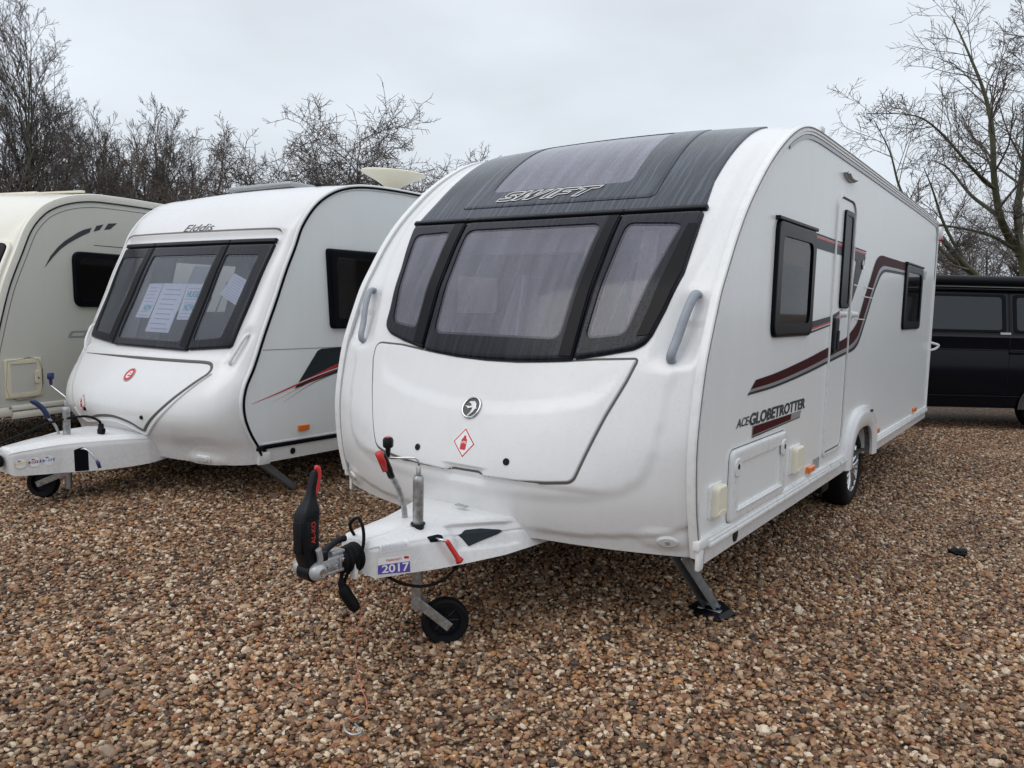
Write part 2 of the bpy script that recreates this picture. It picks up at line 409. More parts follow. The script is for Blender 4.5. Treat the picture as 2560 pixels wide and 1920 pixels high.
def textmesh(s, size=1., shear=0., offset=0., extr=0.):
    cu = bpy.data.curves.new('t', 'FONT'); cu.body = s; cu.size = size; cu.shear = shear; cu.offset = offset; cu.resolution_u = 4
    ob = bpy.data.objects.new('t', cu); C.objects.link(ob)
    dg = bpy.context.evaluated_depsgraph_get(); me = bpy.data.meshes.new_from_object(ob.evaluated_get(dg))
    V = [(v.co.x, v.co.y) for v in me.vertices]; F = [tuple(p.vertices) for p in me.polygons]
    bpy.data.objects.remove(ob); bpy.data.curves.remove(cu); bpy.data.meshes.remove(me)
    xs_ = [v[0] for v in V]; ys_ = [v[1] for v in V]
    return V, F, (min(xs_), min(ys_), max(xs_), max(ys_))
def lettering(name, mp, s, box, m, parent, off=.002, shear=0., bold=0., rot=0., flip=False, fitbox=None):
    """text fitted into box (a0,b0,a1,b1) of the surface"""
    V, F, bb = textmesh(s, 1., shear, bold)
    if fitbox: bb = fitbox
    a0, b0, a1, b1 = box; ca, cb = (a0 + a1) / 2, (b0 + b1) / 2; cr, sr = math.cos(rot), math.sin(rot)
    W = []
    for x, y in V:
        a = a0 + (x - bb[0]) / (bb[2] - bb[0]) * (a1 - a0); b = b0 + (y - bb[1]) / (bb[3] - bb[1]) * (b1 - b0)
        a, b = ca + (a - ca) * cr - (b - cb) * sr, cb + (a - ca) * sr + (b - cb) * cr
        W.append(mp(a, b, off))
    if flip: F = [f[::-1] for f in F]
    return frompy(name, W, F, m, parent, False), bb
def flat(name, mp, outline, m, parent, off=.002, step=.06, flip=False):
    bm = cells(ccw(outline), step); uvd = {}; keep = list(bm.verts)
    for v in keep: uvd[id(v)] = (v.co.x, v.co.y); v.co = mp(v.co.x, v.co.y, off)
    setuv(bm, uvd)
    if flip: bmesh.ops.reverse_faces(bm, faces=bm.faces[:])
    return link(name, bm, m, parent, True)
def tube(bm, pts, rad, sides=10, caps=True, flat_=None):
    pts = [Vector(p) for p in pts]; n = len(pts); rings = []
    up = Vector((0, 0, 1)); prev = None
    for i, p in enumerate(pts):
        d = (pts[min(i+1, n-1)] - pts[max(i-1, 0)]).normalized()
        if prev is None:
            a = d.cross(up); 
            if a.length < .1: a = d.cross(Vector((1, 0, 0)))
            a.normalize()
        else:
            a = (prev - d * prev.dot(d)); a.normalize()
        prev = a; b = d.cross(a)
        r = rad[i] if isinstance(rad, (list, tuple)) else rad
        ra, rb = (r, r * flat_) if flat_ else (r, r)
        rings.append([bm.verts.new(p + a * ra * math.cos(2*PI*k/sides) + b * rb * math.sin(2*PI*k/sides)) for k in range(sides)])
    for r0, r1 in zip(rings[:-1], rings[1:]):
        for k in range(sides):
            bm.faces.new((r0[k], r0[(k+1) % sides], r1[(k+1) % sides], r1[k]))
    if caps:
        bm.faces.new(rings[0][::-1]); bm.faces.new(rings[-1])
    return bm
def curvepts(P, n=8): return [tuple(p) for p in spline(P, n)]
def box(bm, c, s, rot=None, bev=0., seg=2):
    M4 = Matrix.Translation(c) @ (rot.to_4x4() if rot else Matrix.Identity(4)) @ Matrix.Diagonal((*s, 1))
    g = bmesh.ops.create_cube(bm, size=1, matrix=M4)
    if bev:
        ed = list({e_ for v in g['verts'] for e_ in v.link_edges})
        bmesh.ops.bevel(bm, geom=ed, offset=bev, segments=seg, affect='EDGES', profile=.5)
    return bm
def lathe(bm, prof, axis='X', c=(0, 0, 0), n=32, closed=False):
    """prof list of (r, h) revolved about axis"""
    c = Vector(c); rings = []
    for r, h in prof:
        ring = []
        for k in range(n):
            a = 2*PI*k/n; x, y = r*math.cos(a), r*math.sin(a)
            v = {'X': Vector((h, x, y)), 'Y': Vector((x, h, y)), 'Z': Vector((x, y, h))}[axis]
            ring.append(bm.verts.new(c + v))
        rings.append(ring)
    if closed: rings.append(rings[0])
    for r0, r1 in zip(rings[:-1], rings[1:]):
        for k in range(n): bm.faces.new((r0[k], r0[(k+1) % n], r1[(k+1) % n], r1[k]))
    if not closed:
        for ring in (rings[0], rings[-1]):
            try: bm.faces.new(ring)
            except Exception: pass
    return bm
def prism(bm, outline, mp, o0, o1):
    """extrude small outline between two offsets"""
    n = len(outline); a = [bm.verts.new(mp(p[0], p[1], o0)) for p in outline]; b = [bm.verts.new(mp(p[0], p[1], o1)) for p in outline]
    bm.faces.new(b); bm.faces.new(a[::-1])
    for i in range(n): bm.faces.new((a[i], a[(i+1) % n], b[(i+1) % n], b[i]))
    return bm
def ell(ca, cb, ra, rb, n=24, rot=0.):
    return [(ca + ra*math.cos(2*PI*k/n)*math.cos(rot) - rb*math.sin(2*PI*k/n)*math.sin(rot), cb + ra*math.cos(2*PI*k/n)*math.sin(rot) + rb*math.sin(2*PI*k/n)*math.cos(rot)) for k in range(n)]
def nb(): return bmesh.new()
def fixn(bm): bmesh.ops.recalc_face_normals(bm, faces=bm.faces[:]); return bm

# ------------------------------------------------------------------ caravan body surface
class Shell:
    def __init__(s, prof, bz, HW, shape, crown=.03, disp=None):
        s.pp = spline(prof); s.ss = np.concatenate([[0], np.cumsum(np.linalg.norm(np.diff(s.pp, axis=0), axis=1))])
        s.bz = bz; s.HW = HW; s.shape = shape; s.crown = crown; s.disp = disp
        g_ = np.linspace(0, 3.2, 321); y_ = np.interp(g_, [q[0] for q in bz], [q[1] for q in bz]); kk = np.hanning(25); kk /= kk.sum()
        s.bx = g_; s.by = np.convolve(np.pad(y_, 12, mode='edge'), kk, 'valid')
    def raw(s, u, t):
        v = np.interp(t, s.ss, s.pp[:, 0]); z = np.interp(t, s.ss, s.pp[:, 1])
        b = np.interp(z, s.bx, s.by) if v < 3 else 0
        a = min(abs(u) / s.HW, 1.0)
        k = s.shape(a)
        # edge rolls round towards the side wall
        rr = .045; e_ = max(0., abs(u) - (s.HW - rr)) / rr
        roll = rr * (1 - math.sqrt(max(0., 1 - e_ * e_))) * .7 if e_ > 0 else 0
        cz = s.crown * (1 - a * a) * sm(2.15, 2.5, z) * (1 if v < 5.5 else 0)
        z1 = np.interp(t + .02, s.ss, s.pp[:, 1]); z0 = np.interp(t - .02, s.ss, s.pp[:, 1]); v1 = np.interp(t + .02, s.ss, s.pp[:, 0]); v0 = np.interp(t - .02, s.ss, s.pp[:, 0])
        d = math.hypot(z1 - z0, v1 - v0) + 1e-9; nv, nz_ = -(z1 - z0) / d, (v1 - v0) / d
        return Vector((u, v - b * k - nv * roll, z + cz - nz_ * roll))
    def P(s, u, t, off=0.):
        h = .004
        p = s.raw(u, t); a = s.raw(min(u + h, s.HW), t) - s.raw(max(u - h, -s.HW), t); b = s.raw(u, t + h) - s.raw(u, t - h)
        n = a.cross(b); n.normalize()          # outwards: forward / up
        if s.disp: off = off + s.disp(u, t)
        return p + n * off
    def build(s, name, m, parent, holes, t1, du=.02, dt=.02):
        us = sorted(set(list(np.linspace(-s.HW, s.HW, int(2*s.HW/du))) + [-s.HW + .01, s.HW - .01, -s.HW+.02, s.HW-.02, -s.HW+.003, s.HW-.003]))
        ts = list(np.arange(0, t1, dt)); tt = t1
        while tt < s.ss[-1]: ts.append(tt); tt += .15
        ts.append(s.ss[-1])
        G = [[None]*len(us) for _ in ts]; V = []; F = []; uv = []
        for i, t in enumerate(ts):
            for j, u in enumerate(us):
                G[i][j] = len(V); V.append(s.P(u, t)); 
        for i in range(len(ts)-1):
            for j in range(len(us)-1):
                c = ((us[j]+us[j+1])/2, (ts[i]+ts[i+1])/2)
                if c[1] < t1 and any(inside(c, h) for h in holes): continue
                F.append((G[i][j], G[i][j+1], G[i+1][j+1], G[i+1][j]))
        return frompy(name, V, F, m, parent)
def sidewall(name, sh, sgn, m, parent, holes, inset_=.012, zb=None, extra=None):
    pts = [(p[0], p[1]) for p in sh.pp[::3]]
    if zb is not None: pts = [(a, max(b, zb)) for a, b in pts]
    o = inset(ccw(pts), inset_)
    us = set(np.arange(-.05, 6.6, .3)); vs = set(np.arange(.45, 2.6, .3))
    if extra: us |= set(extra[0]); vs |= set(extra[1])
    for h in holes:
        if len(h) > 4: continue
        us |= {min(p[0] for p in h), max(p[0] for p in h)}; vs |= {min(p[1] for p in h), max(p[1] for p in h)}
    bm = cells(o, 1, holes, sorted(us), sorted(vs))
    x = sgn * sh.HW
    for v in bm.verts: v.co = Vector((x, v.co.x, v.co.y))
    if sgn < 0: bmesh.ops.reverse_faces(bm, faces=bm.faces[:])
    return link(name, bm, m, parent, False)
def sweep_edge(name, sh, sgn, sec, m, parent, t0=0., t1=None, dt=.03):
    """trim swept along the edge profile; sec = [(dx outwards, dn outwards)]"""
    t1 = t1 or sh.ss[-1]; bm = nb(); rings = []
    for t in np.arange(t0, t1 + 1e-6, dt):
        h = .02; a = np.array([np.interp(t, sh.ss, sh.pp[:, k]) for k in (0, 1)])
        p0 = np.array([np.interp(t-h, sh.ss, sh.pp[:, k]) for k in (0, 1)]); p1 = np.array([np.interp(t+h, sh.ss, sh.pp[:, k]) for k in (0, 1)])
        tg = (p1 - p0) / (np.linalg.norm(p1 - p0) + 1e-9); n = np.array([-tg[1], tg[0]])
        rings.append([bm.verts.new((sgn*(sh.HW + dx), a[0] + n[0]*dn, a[1] + n[1]*dn)) for dx, dn in sec])
    k = len(sec)
    for r0, r1 in zip(rings[:-1], rings[1:]):
        for i in range(k): bm.faces.new((r0[i], r0[(i+1) % k], r1[(i+1) % k], r1[i]))
    bm.faces.new(rings[0]); bm.faces.new(rings[-1][::-1]); fixn(bm)
    return link(name, bm, m, parent, True, angle=35)
def wheel(parent, c, r=.31, wid=.19, rimr=.195, spokes=7, name='wheel', sgn=1):
    e_ = empty(name, c, parent=parent)
    bm = nb(); w2 = wid/2
    pr = [(rimr-.01, -w2+.02), (rimr+.01, -w2), (r-.05, -w2-.006), (r-.012, -w2+.012), (r, -w2+.035), (r+.001, 0), (r, w2-.035), (r-.012, w2-.012), (r-.05, w2+.006), (rimr+.01, w2), (rimr-.01, w2-.02)]
    lathe(bm, pr, 'X', n=56, closed=True)
    # tread grooves
    link('tyre', fixn(bm), M['rubber'], e_, angle=40)
    bm = nb(); lathe(bm, [(rimr, w2-.01), (rimr-.004, w2-.004), (rimr-.014, w2-.008), (rimr-.022, w2-.05), (rimr-.03, -w2+.02), (rimr, -w2+.02)], 'X', n=56, closed=True)
    lathe(bm, [(.035, w2-.018), (.03, w2-.010), (.001, w2-.008)], 'X', n=20)
    lathe(bm, [(.062, w2-.05), (.058, w2-.028), (.036, w2-.02), (.001, w2-.02)], 'X', n=20)
    for k in range(spokes):
        for dd in (-.13, .13):
            a = 2*PI*k/spokes + dd; ca, sa = math.cos(a), math.sin(a); a2 = 2*PI*k/spokes + dd*1.5
            p0 = Vector((w2-.026, .045*ca, .045*sa)); p1 = Vector((w2-.016, (rimr-.012)*math.cos(a2), (rimr-.012)*math.sin(a2)))
            tube(bm, [p0, p0.lerp(p1, .5) + Vector((.008, 0, 0)), p1], [.012, .010, .014], 6)
    link('rim', fixn(bm), M['steel'], e_, angle=40)
    bm = nb(); lathe(bm, [(rimr-.03, -.02), (rimr-.03, 0), (.001, 0)], 'X', n=24); lathe(bm, [(.12, .0), (.12, .03), (.001, .03)], 'X', n=24)
    link('brake_drum', fixn(bm), M['darkin'], e_)
    return e_
# ------------------------------------------------------------------ main caravan
MX, MY = -2.40334, 3.20661
def main_disp(u, t):
    a = abs(u); d = 0.
    # lower shield outline: panel stands proud inside it
    xs_ = [0, .15, .44, .68, .84, .915, .95, .972, .988, 1.0, 1.13]; ys_ = [.235, .238, .25, .275, .322, .376, .45, .58, .75, .86, .9]
    edge = np.interp(a, xs_, ys_)
    if t < 1.1:
        k = 1 - sm(edge - .05, edge + .02, t); d -= .011 * k * (1 - .6*sm(.9, 1.05, t))
        # outer side of the shield above
        k2 = sm(.955, 1.0, a) * sm(.80, .95, t); d -= .008 * k2
        # crease of the lower bumper
        cy = np.interp(a, [0, .4, .6, .83, 1.02, 1.13], [.055, .057, .058, .088, .125, .18]); d -= .012 * (1 - sm(cy - .014, cy, t)) * sm(.3, .45, a)
    # A-pillar fold beside the windows
    if t > .85:
        fx = np.interp(t, [.85, 1.1, 1.42, 1.75, 2.2, 2.9], [.86, .905, .978, 1.01, 1.0, 1.0])
        d -= .014 * sm(fx - .015, fx + .045, a) * sm(.84, .95, t) * (1 - .5*sm(1.9, 2.6, t))
    # grab handle recess
    if .84 < t < 1.3 and a > .85:
        cx = np.interp(t, [.9, 1.25], [1.0, 1.03]); 
        k = (1 - sm(.03, .10, abs(a - cx))) * sm(.84, .98, t) * (1 - sm(1.17, 1.27, t)); d -= .022 * k
    # fold across the gas locker hatch
    if .3 < t < 1.0 and a < .8:
        fy = np.interp(a, [0, .2, .45, .655, .74, .8], [.605, .61, .645, .695, .79, .95]); k = 1 - sm(fy - .03, fy + .05, t)
        d += .010 * k * (1 - sm(.66, .80, a)) - .012 * (1 - sm(.70, .80, a)) * 0
        d -= .012 * (1 - sm(.30, .36, t)) * (1 - sm(.70, .80, a)) * 0
    # recessed channel for the hatch handle
    if .25 < t < .34 and -.1 < u < .18:
        k = sm(.255, .275, t) * (1 - sm(.325, .34, t)) * sm(-.09, -.055, u) * (1 - sm(.135, .17, u)); d -= .02 * k
    # fog lamp pods
    q = ((a - 1.0) / .11) ** 2 + ((t - .085) / .055) ** 2
    if q < 1 and a < 1.12: d += .012 * (1 - q) ** .5
    return d
mainsh = Shell([(.015,.42),(-.025,.56),(-.055,.68),(-.074,.83),(-.078,.93),(-.070,1.03),(-.050,1.15),(-.018,1.29),(.028,1.41),(.073,1.515),(.122,1.62),(.203,1.746),(.285,1.866),(.395,2.0),(.53,2.13),(.70,2.268),(.88,2.385),(1.066,2.48),(1.24,2.54),(1.435,2.57),(1.8,2.578),(3.5,2.575),(6.3,2.55),(6.45,2.50),(6.51,2.40),(6.53,2.25),(6.58,.46)],
    [(.42,.25),(.55,.255),(.7,.235),(.785,.205),(.9,.155),(1.02,.11),(1.15,.075),(1.28,.045),(1.45,.03),(1.6,.02),(1.8,.01),(2.0,0),(3,0)], 1.13, lambda a: 1 - a ** 2.2, crown=.04, disp=main_disp)
T1 = empty('touring_caravan', (MX, MY, 0))
tag(T1, 'large white touring caravan with rain-streaked black panel above three lilac front windows', 'caravan', 'touring caravans parked in a row')
def mfront(u, t, off=0.): return mainsh.P(u, t, off)
def mside(v, z, off=0.): return Vector((1.13 + off, v, z))
def mleft(v, z, off=0.): return Vector((-1.13 - off, v, z))
# openings
paneC = rounded([(-.475,1.645),(.41,1.65),(.405,.965),(-.40,.965)], .06)
paneL = rounded([(-.868,1.625),(-.60,1.64),(-.535,.985),(-.74,1.02)], .05)
paneR = rounded([(.553,1.645),(.862,1.625),(.745,1.005),(.54,.975)], .05)
skyP = rounded([(-.505,2.0),(.43,2.0),(.40,2.72),(-.50,2.72)], .05)
def shrink(P, d=.02): return inset(ccw(P), -d + 2 * 0)      # grow slightly so that shell edge hides under the frame
front_holes = [inset(ccw(P), -.012) for P in (paneC, paneL, paneR, skyP)]
mainsh.build('front_panel', M['gel'], T1, front_holes, 3.4, .019, .016)
win1 = [(.86,2.01),(1.60,2.01),(1.60,1.395),(.86,1.395)]
win2 = [(4.66,2.0),(5.62,2.0),(5.62,1.395),(4.66,1.395)]
h1 = [(.93,1.95),(1.54,1.95),(1.54,1.46),(.93,1.46)]; h2 = [(4.73,1.95),(5.55,1.95),(5.55,1.46),(4.73,1.46)]
sidewall('side_wall', mainsh, 1, M['alu'], T1, [h1, h2, [(2.84,.45),(2.88,.60),(2.98,.68),(3.2,.70),(3.42,.68),(3.56,.60),(3.6,.45)]], zb=.49, extra=(list(np.arange(2.84, 3.62, .04)), [.52,.55,.58,.60,.62,.64,.66,.68,.70]))
sidewall('side_wall', mainsh, -1, M['alu'], T1, [h1, [(2.2,1.95),(3.0,1.95),(3.0,1.46),(2.2,1.46)]], zb=.49)
bm = nb(); box(bm, (0, 3.3, .43), (2.2, 6.3, .02)); link('floor', bm, M['darkin'], T1, False)
RAIL = [(-.030,.004),(-.006,.007),(.004,.006),(.010,.000),(.010,-.008),(.006,-.010),(.006,-.014),(.014,-.016),(.014,-.024),(.008,-.027),(.009,-.040),(.004,-.043),(-.02,-.043)]
for sg in (1, -1):
    sweep_edge('awning_rail', mainsh, sg, RAIL, M['trim'], T1, .01 if sg > 0 else .10, mainsh.ss[-1]-.02)
sweep_edge('rail_seam', mainsh, 1, [(.0105,-.002),(.0125,-.002),(.0125,-.007),(.0105,-.007)], M['seam'], T1, .02, 8.6)
# roof gutter strip below the rail on the side
sweep_edge('gutter', mainsh, 1, [(.0,-.046),(.007,-.046),(.007,-.066),(.0,-.066)], M['silver'], T1, 2.45, 8.55)
# front windows (outer outlines)
oC = [(-.517,1.71),(.497,1.722),(.503,.872),(.35,.857),(.18,.850),(0,.847),(-.18,.850),(-.35,.862),(-.432,.876)]
oC = rounded([(-.512,1.712),(.495,1.712),(.500,.874),(.34,.858),(.17,.850),(0,.847),(-.17,.850),(-.34,.862),(-.437,.876)], [.04,.02,.01,0,0,0,0,0,.02])
oL = rounded([(-.524,1.712),(-.448,.880),(-.62,.918),(-.745,.955),(-.79,.995),(-.80,1.093),(-.85,1.371),(-.905,1.60),(-.93,1.712)], [.02,.01,0,.03,.03,0,0,0,.03])
oR = rounded([(.507,1.712),(.937,1.712),(.945,1.55),(.945,1.334),(.905,1.137),(.872,1.016),(.846,.969),(.80,.940),(.65,.905),(.512,.878)], [.02,.03,0,0,0,0,.02,.02,0,.01])
def front_window(o, p, mp, parent, glassm, t=.020, pt=.012):
    f = ringpatch('front_window', mp, o, p, M['frame'], parent, t=t, bev=.014, depth=.012)
    g = flat('pane', mp, inset(ccw(p), -.004), glassm, f, off=pt, step=.05)
    ringpatch('tinted_edge', mp, inset(ccw(p), -.003), inset(ccw(p), .015), M['tintedge'], f, t=.001, base=pt + .0005, bev=.0004, k=2, depth=.0006)
    return f
fw = [front_window(o, p, mfront, T1, M['pane']) for o, p in ((oC, paneC), (oL, paneL), (oR, paneR))]
tag(fw[0], 'broad centre front window'); tag(fw[1], 'narrow front window on the side towards the next caravan'); tag(fw[2], 'narrow front window beside the door side')
for P_ in ([(-.535,1.71),(-.515,1.71),(-.430,.885),(-.452,.885)], [(.485,1.71),(.515,1.71),(.520,.885),(.492,.885)]): flat('gap_seal', mfront, P_, M['pillar'], T1, off=.004, step=.05)
# black pillars: glossy returns beside the centre pane
patch('window_pillar', mfront, [(-.600,1.70),(-.528,1.70),(-.452,.90),(-.525,.915)], M['pillar'], T1, t=.004, base=.020, bev=.003)
patch('window_pillar', mfront, [(.430,1.70),(.490,1.70),(.495,.885),(.425,.885)], M['pillar'], T1, t=.004, base=.020, bev=.003)
patch('window_pillar', mfront, [(.885,1.62),(.937,1.62),(.938,1.334),(.897,1.137),(.86,1.01),(.80,1.0),(.83,1.16)], M['pillar'], T1, t=.003, base=.020, bev=.003)
# gasket strips between windows and upper panel
for a, b in ((-.945,-.520),(-.514,.499),(.505,.945)):
    patch('gasket', mfront, [(a,1.718),(b,1.718),(b,1.745),(a,1.745)], M['black'], T1, t=.026, bev=.008, rim=.03)
# black upper panel with sunroof opening
pan = [(-.93,1.75),(.93,1.75),(.917,1.86),(.905,1.96),(.905,2.2),(.91,2.5),(.915,2.79),(-.915,2.79),(-.92,2.5),(-.915,2.2),(-.915,1.96),(-.92,1.86)]
sunO = rounded([(-.635,1.845),(.625,1.845),(.60,2.77),(-.62,2.77)], [.02,.04,.02,.02])
ringpatch('upper_front_panel', mfront, pan, inset(ccw(sunO), -.004), M['wetblack'], T1, t=.010, bev=.006, k=10, depth=.02)
sr = ringpatch('sunroof', mfront, sunO, skyP, M['wetblack'], T1, t=.014, bev=.006, k=6)
flat('pane', mfront, inset(ccw(skyP), -.004), M['paneup'], sr, off=.010, step=.05)
# raised lettering on the sunroof
GL = {'S': [(.00,0),(.155,0),(.195,.16),(.185,.44),(.145,.58),(.075,.58),(.078,.72),(.205,.72),(.20,1),(.045,1),(.012,.86),(.018,.56),(.055,.42),(.125,.42),(.122,.28),(-.005,.28)],
      'W': [(.215,1),(.275,1),(.262,.40),(.345,1),(.40,1),(.388,.40),(.470,1),(.53,1),(.385,0),(.315,0),(.322,.55),(.245,0),(.18,0)],
      'I': [(.545,1),(.605,1),(.565,0),(.505,0)],
      'F': [(.625,1),(.825,1),(.815,.74),(.675,.74),(.670,.60),(.775,.60),(.765,.36),(.66,.36),(.645,0),(.585,0)],
      'T': [(.835,1),(1.055,1),(1.045,.74),(.965,.74),(.925,0),(.86,0),(.90,.74),(.825,.74)]}
GL['I'] = [(.550,1),(.608,1),(.572,0),(.514,0)]
def sw(P):
    cx = sum(p[0] for p in P)/len(P); P = [(cx + (p[0]-cx)*.93, p[1]) for p in P]
    return [(-.405 + .66*(x + .095*y - .02)/1.09, 1.895 + .088*y) for x, y in P]
for ch, P in GL.items():
    q_ = sw(P); patch('letter', mfront, q_, M['black'], sr, t=.003, base=.0145, bev=.001, step=.05, rim=.02)
    Qd = [np.array(p) for p in resample(q_, .02)]; Qd.append(Qd[0]); Qd.append(Qd[1]); bm = nb(); pr_ = None
    for i in range(len(Qd)-1):
        t_ = Qd[(i+1) % len(Qd)] - Qd[i-1 if i else -3]; t_ = t_/(np.linalg.norm(t_)+1e-9); nn = np.array([-t_[1], t_[0]])*.0033
        r__ = [bm.verts.new(mfront(*(Qd[i]-nn), .0178)), bm.verts.new(mfront(*Qd[i], .0195)), bm.verts.new(mfront(*(Qd[i]+nn), .0178))]
        if pr_:
            for j in (0, 1): bm.faces.new((pr_[j], pr_[j+1], r__[j+1], r__[j]))
        pr_ = r__
    link('letter_outline', fixn(bm), M['white'], sr)
# gas locker hatch
hat = rounded([(-.826,.897),(-.62,.892),(-.44,.872),(-.2,.850),(0,.842),(.2,.844),(.44,.862),(.62,.882),(.822,.897),(.79,.80),(.725,.641),(.618,.332),(.50,.316),(.352,.304),(.150,.300),(.120,.319),(-.045,.317),(-.075,.301),(-.25,.304),(-.42,.314),(-.55,.326),(-.622,.345),(-.655,.40),(-.765,.637),(-.82,.80)],
    [.05,0,0,0,0,0,0,0,.015,0,0,.03,0,0,.01,.01,.01,.01,0,0,.03,.04,.04,0,0])
flat('hatch_seal', mfront, inset(ccw(hat), -.011), M['seal'], T1, off=.0012, step=.04)
H = patch('locker_hatch', mfront, hat, M['gel'], T1, t=.009, bev=.007, step=.022, rim=.02)
ho = .0095
for uu in (-.281, .281):
    bm = nb(); p = mfront(uu, .381, ho); n = (mfront(uu, .381, .1) - mfront(uu, .381, 0)).normalized()
    q = n.to_track_quat('Z', 'Y').to_matrix().to_4x4()
    lathe(bm, [(.017, -.004), (.017, .004), (.013, .007), (.011, .004), (.0005, .004)], 'Z', n=24)
    box(bm, (0, 0, .005), (.012, .003, .003))
    bm.transform(Matrix.Translation(p) @ q); link('hatch_lock', fixn(bm), M['black'], H, angle=40)
# bird badge in a chrome ring
def badge(mp, cu, ct, ru, rt_, off, parent, flip=False, sx=1, dark='seal'):
    B = patch('badge', mp, ell(cu, ct, ru, rt_, 40), M[dark], parent, t=.004, base=off, bev=.002, step=.03, rim=.01)
    bm = nb()
    pts = [mp(*p, off + .006) for p in ell(cu, ct, ru*.93, rt_*.93, 48)]; pts.append(pts[0]); pts.append(pts[1])
    tube(bm, pts[:-1], ru*.10, 8, caps=False)
    bird = [(-.42,.62),(.18,.70),(.50,.42),(.60,.06),(.86,-.10),(.60,-.16),(.42,-.52),(-.05,-.98),(-.30,-.94),(.02,-.60),(.18,-.22),(.16,-.05),(-.35,-.20),(-.62,-.02),(-.82,-.02),(-.84,.10),(-.60,.12),(-.20,.10),(-.02,.22),(-.30,.40),(-.52,.42)]
    pb = [(cu + sx*x*ru*.86, ct + y*rt_*.86) for x, y in bird]
    bb_ = patch('bird_emblem', mp, pb, M['chrome'], B, t=.005, base=off + .004, bev=.002, step=.03, rim=.008, flip=flip)
    link('ring', fixn(bm), M['chrome'], B)
    return B
badge(mfront, .006, .605, .056, .054, ho, H)
# gas warning sticker
def lpg(mp, cu, ct, r, off, parent, text=True, sk=0.):
    dm = lambda k: [(cu + sk*k*r, ct + k*r), (cu + k*r*.97, ct), (cu - sk*k*r, ct - k*r), (cu - k*r*.97, ct)]
    S0 = flat('warning_sticker', mp, dm(1.13), M['white'], parent, off=off, step=.05)
    flat('border', mp, dm(1.0), M['redvinyl'], S0, off=off+.0006, step=.05); flat('field', mp, dm(.88), M['white'], S0, off=off+.0012, step=.05)
    bt = rounded([(cu-.26*r,ct-.48*r),(cu+.26*r,ct-.48*r),(cu+.26*r,ct+.22*r),(cu+.12*r,ct+.34*r),(cu+.10*r,ct+.50*r),(cu-.10*r,ct+.50*r),(cu-.12*r,ct+.34*r),(cu-.26*r,ct+.22*r)], .008)
    flat('bottle_symbol', mp, bt, M['redvinyl'], S0, off=off+.0018, step=.05)
    if text: lettering('lettering', mp, 'LPG', (cu-.22*r, ct-.05*r, cu+.22*r, ct+.12*r), M['white'], S0, off=off+.0024, bold=.03)
    return S0
lpg(mfront, .016, .437, .068, ho, H, sk=-.12)
# fog / marker lamps low on the bumper
for sg in (1, -1):
    L = patch('marker_lamp', mfront, ell(sg*1.018, .078, .046, .029, 32), M['gel'], T1, t=.006, bev=.003, rim=.01)
    patch('lens', mfront, ell(sg*1.018, .078, .042, .025, 32), M['lens'], L, t=.005, base=.006, bev=.004, rim=.01)
    patch('bulb', mfront, ell(sg*1.018, .078, .010, .010, 16), M['silver'], L, t=.002, base=.011, bev=.001, rim=.01)
# grab handles
for sg in (1, -1):
    bm = nb(); pt = [mfront(sg*(.978 + .05*k), .90 + .335*k, .0) for k in (0, .12, .5, .88, 1)]
    off = [.0, .058, .064, .058, .0]
    P_ = [mfront(sg*(.975 + .055*k), .905 + .33*k, o) for k, o in ((0, -.02), (.02, .02), (.10, .044), (.3, .052), (.6, .055), (.88, .048), (.98, .022), (1, -.02))]
    tube(bm, curvepts(P_, 5), .0215, 14, flat_=.75)
    link('grab_handle', fixn(bm), M['grey'], T1)
# corner brackets and skirt
for sg in (1, -1):
    bm = nb(); 
    box(bm, (sg*1.135, .035 + (.03 if sg < 0 else 0), .495), (.035, .115, .048), bev=.008)
    box(bm, (sg*1.138, .020 + (.05 if sg < 0 else 0), .425), (.024, .055, .10), bev=.010)
    link('corner_bracket', bm, M['trim'], T1, angle=40)
def skirt(sg, v0, v1):
    bm = nb(); L = v1 - v0; cv = (v0 + v1)/2
    for z, h, o in ((.508, .014, .012), (.494, .014, .020), (.477, .018, .026)): box(bm, (sg*(1.13 + o/2), cv, z), (o + .012, L, h), bev=.003)
    link('skirt_rail', bm, M['trim'], T1, angle=40)
    bm = nb(); box(bm, (sg*1.128, cv, .430), (.016, L, .082)); link('skirt', bm, M['gel'], T1, False)
for sg in (1, -1):
    skirt(sg, .085, 2.80); skirt(sg, 3.66, 6.56)
bm = nb(); lathe(bm, [(.034,.0),(.034,.004),(.001,.004)], 'X', c=(1.1355, .476, .434), n=28); link('towing_eye_hole', fixn(bm), M['black'], T1, angle=40)
# door-side window units
def side_window(mp, o, p, parent, name='side_window', flip=False, gm='panedark', t=.020):
    W_ = ringpatch(name, mp, rounded(o, .07), rounded(p, .06), M['gloss'], parent, t=t, bev=.012, depth=.008, flip=flip)
    patch('top_bar', mp, [(o[0][0]-.01, max(q[1] for q in o)-.005), (o[1][0]-.01, max(q[1] for q in o)-.005), (o[1][0]-.01, max(q[1] for q in o)+.014), (o[0][0]-.01, max(q[1] for q in o)+.014)], M['black'], W_, t=t+.006, bev=.004, flip=flip)
    flat('pane', mp, inset(ccw(rounded(p, .06)), -.004), M[gm], W_, off=t-.010, step=.1, flip=flip)
    return W_
i1 = [(.95,1.93),(1.53,1.93),(1.53,1.47),(.95,1.47)]; i2 = [(4.76,1.93),(5.52,1.93),(5.52,1.47),(4.76,1.47)]
tag(side_window(mside, win1, i1, T1), 'square side window ahead of the door')
tag(side_window(mside, win2, i2, T1), 'rear side window behind the red stripe')
side_window(mleft, win1, i1, T1, flip=True)
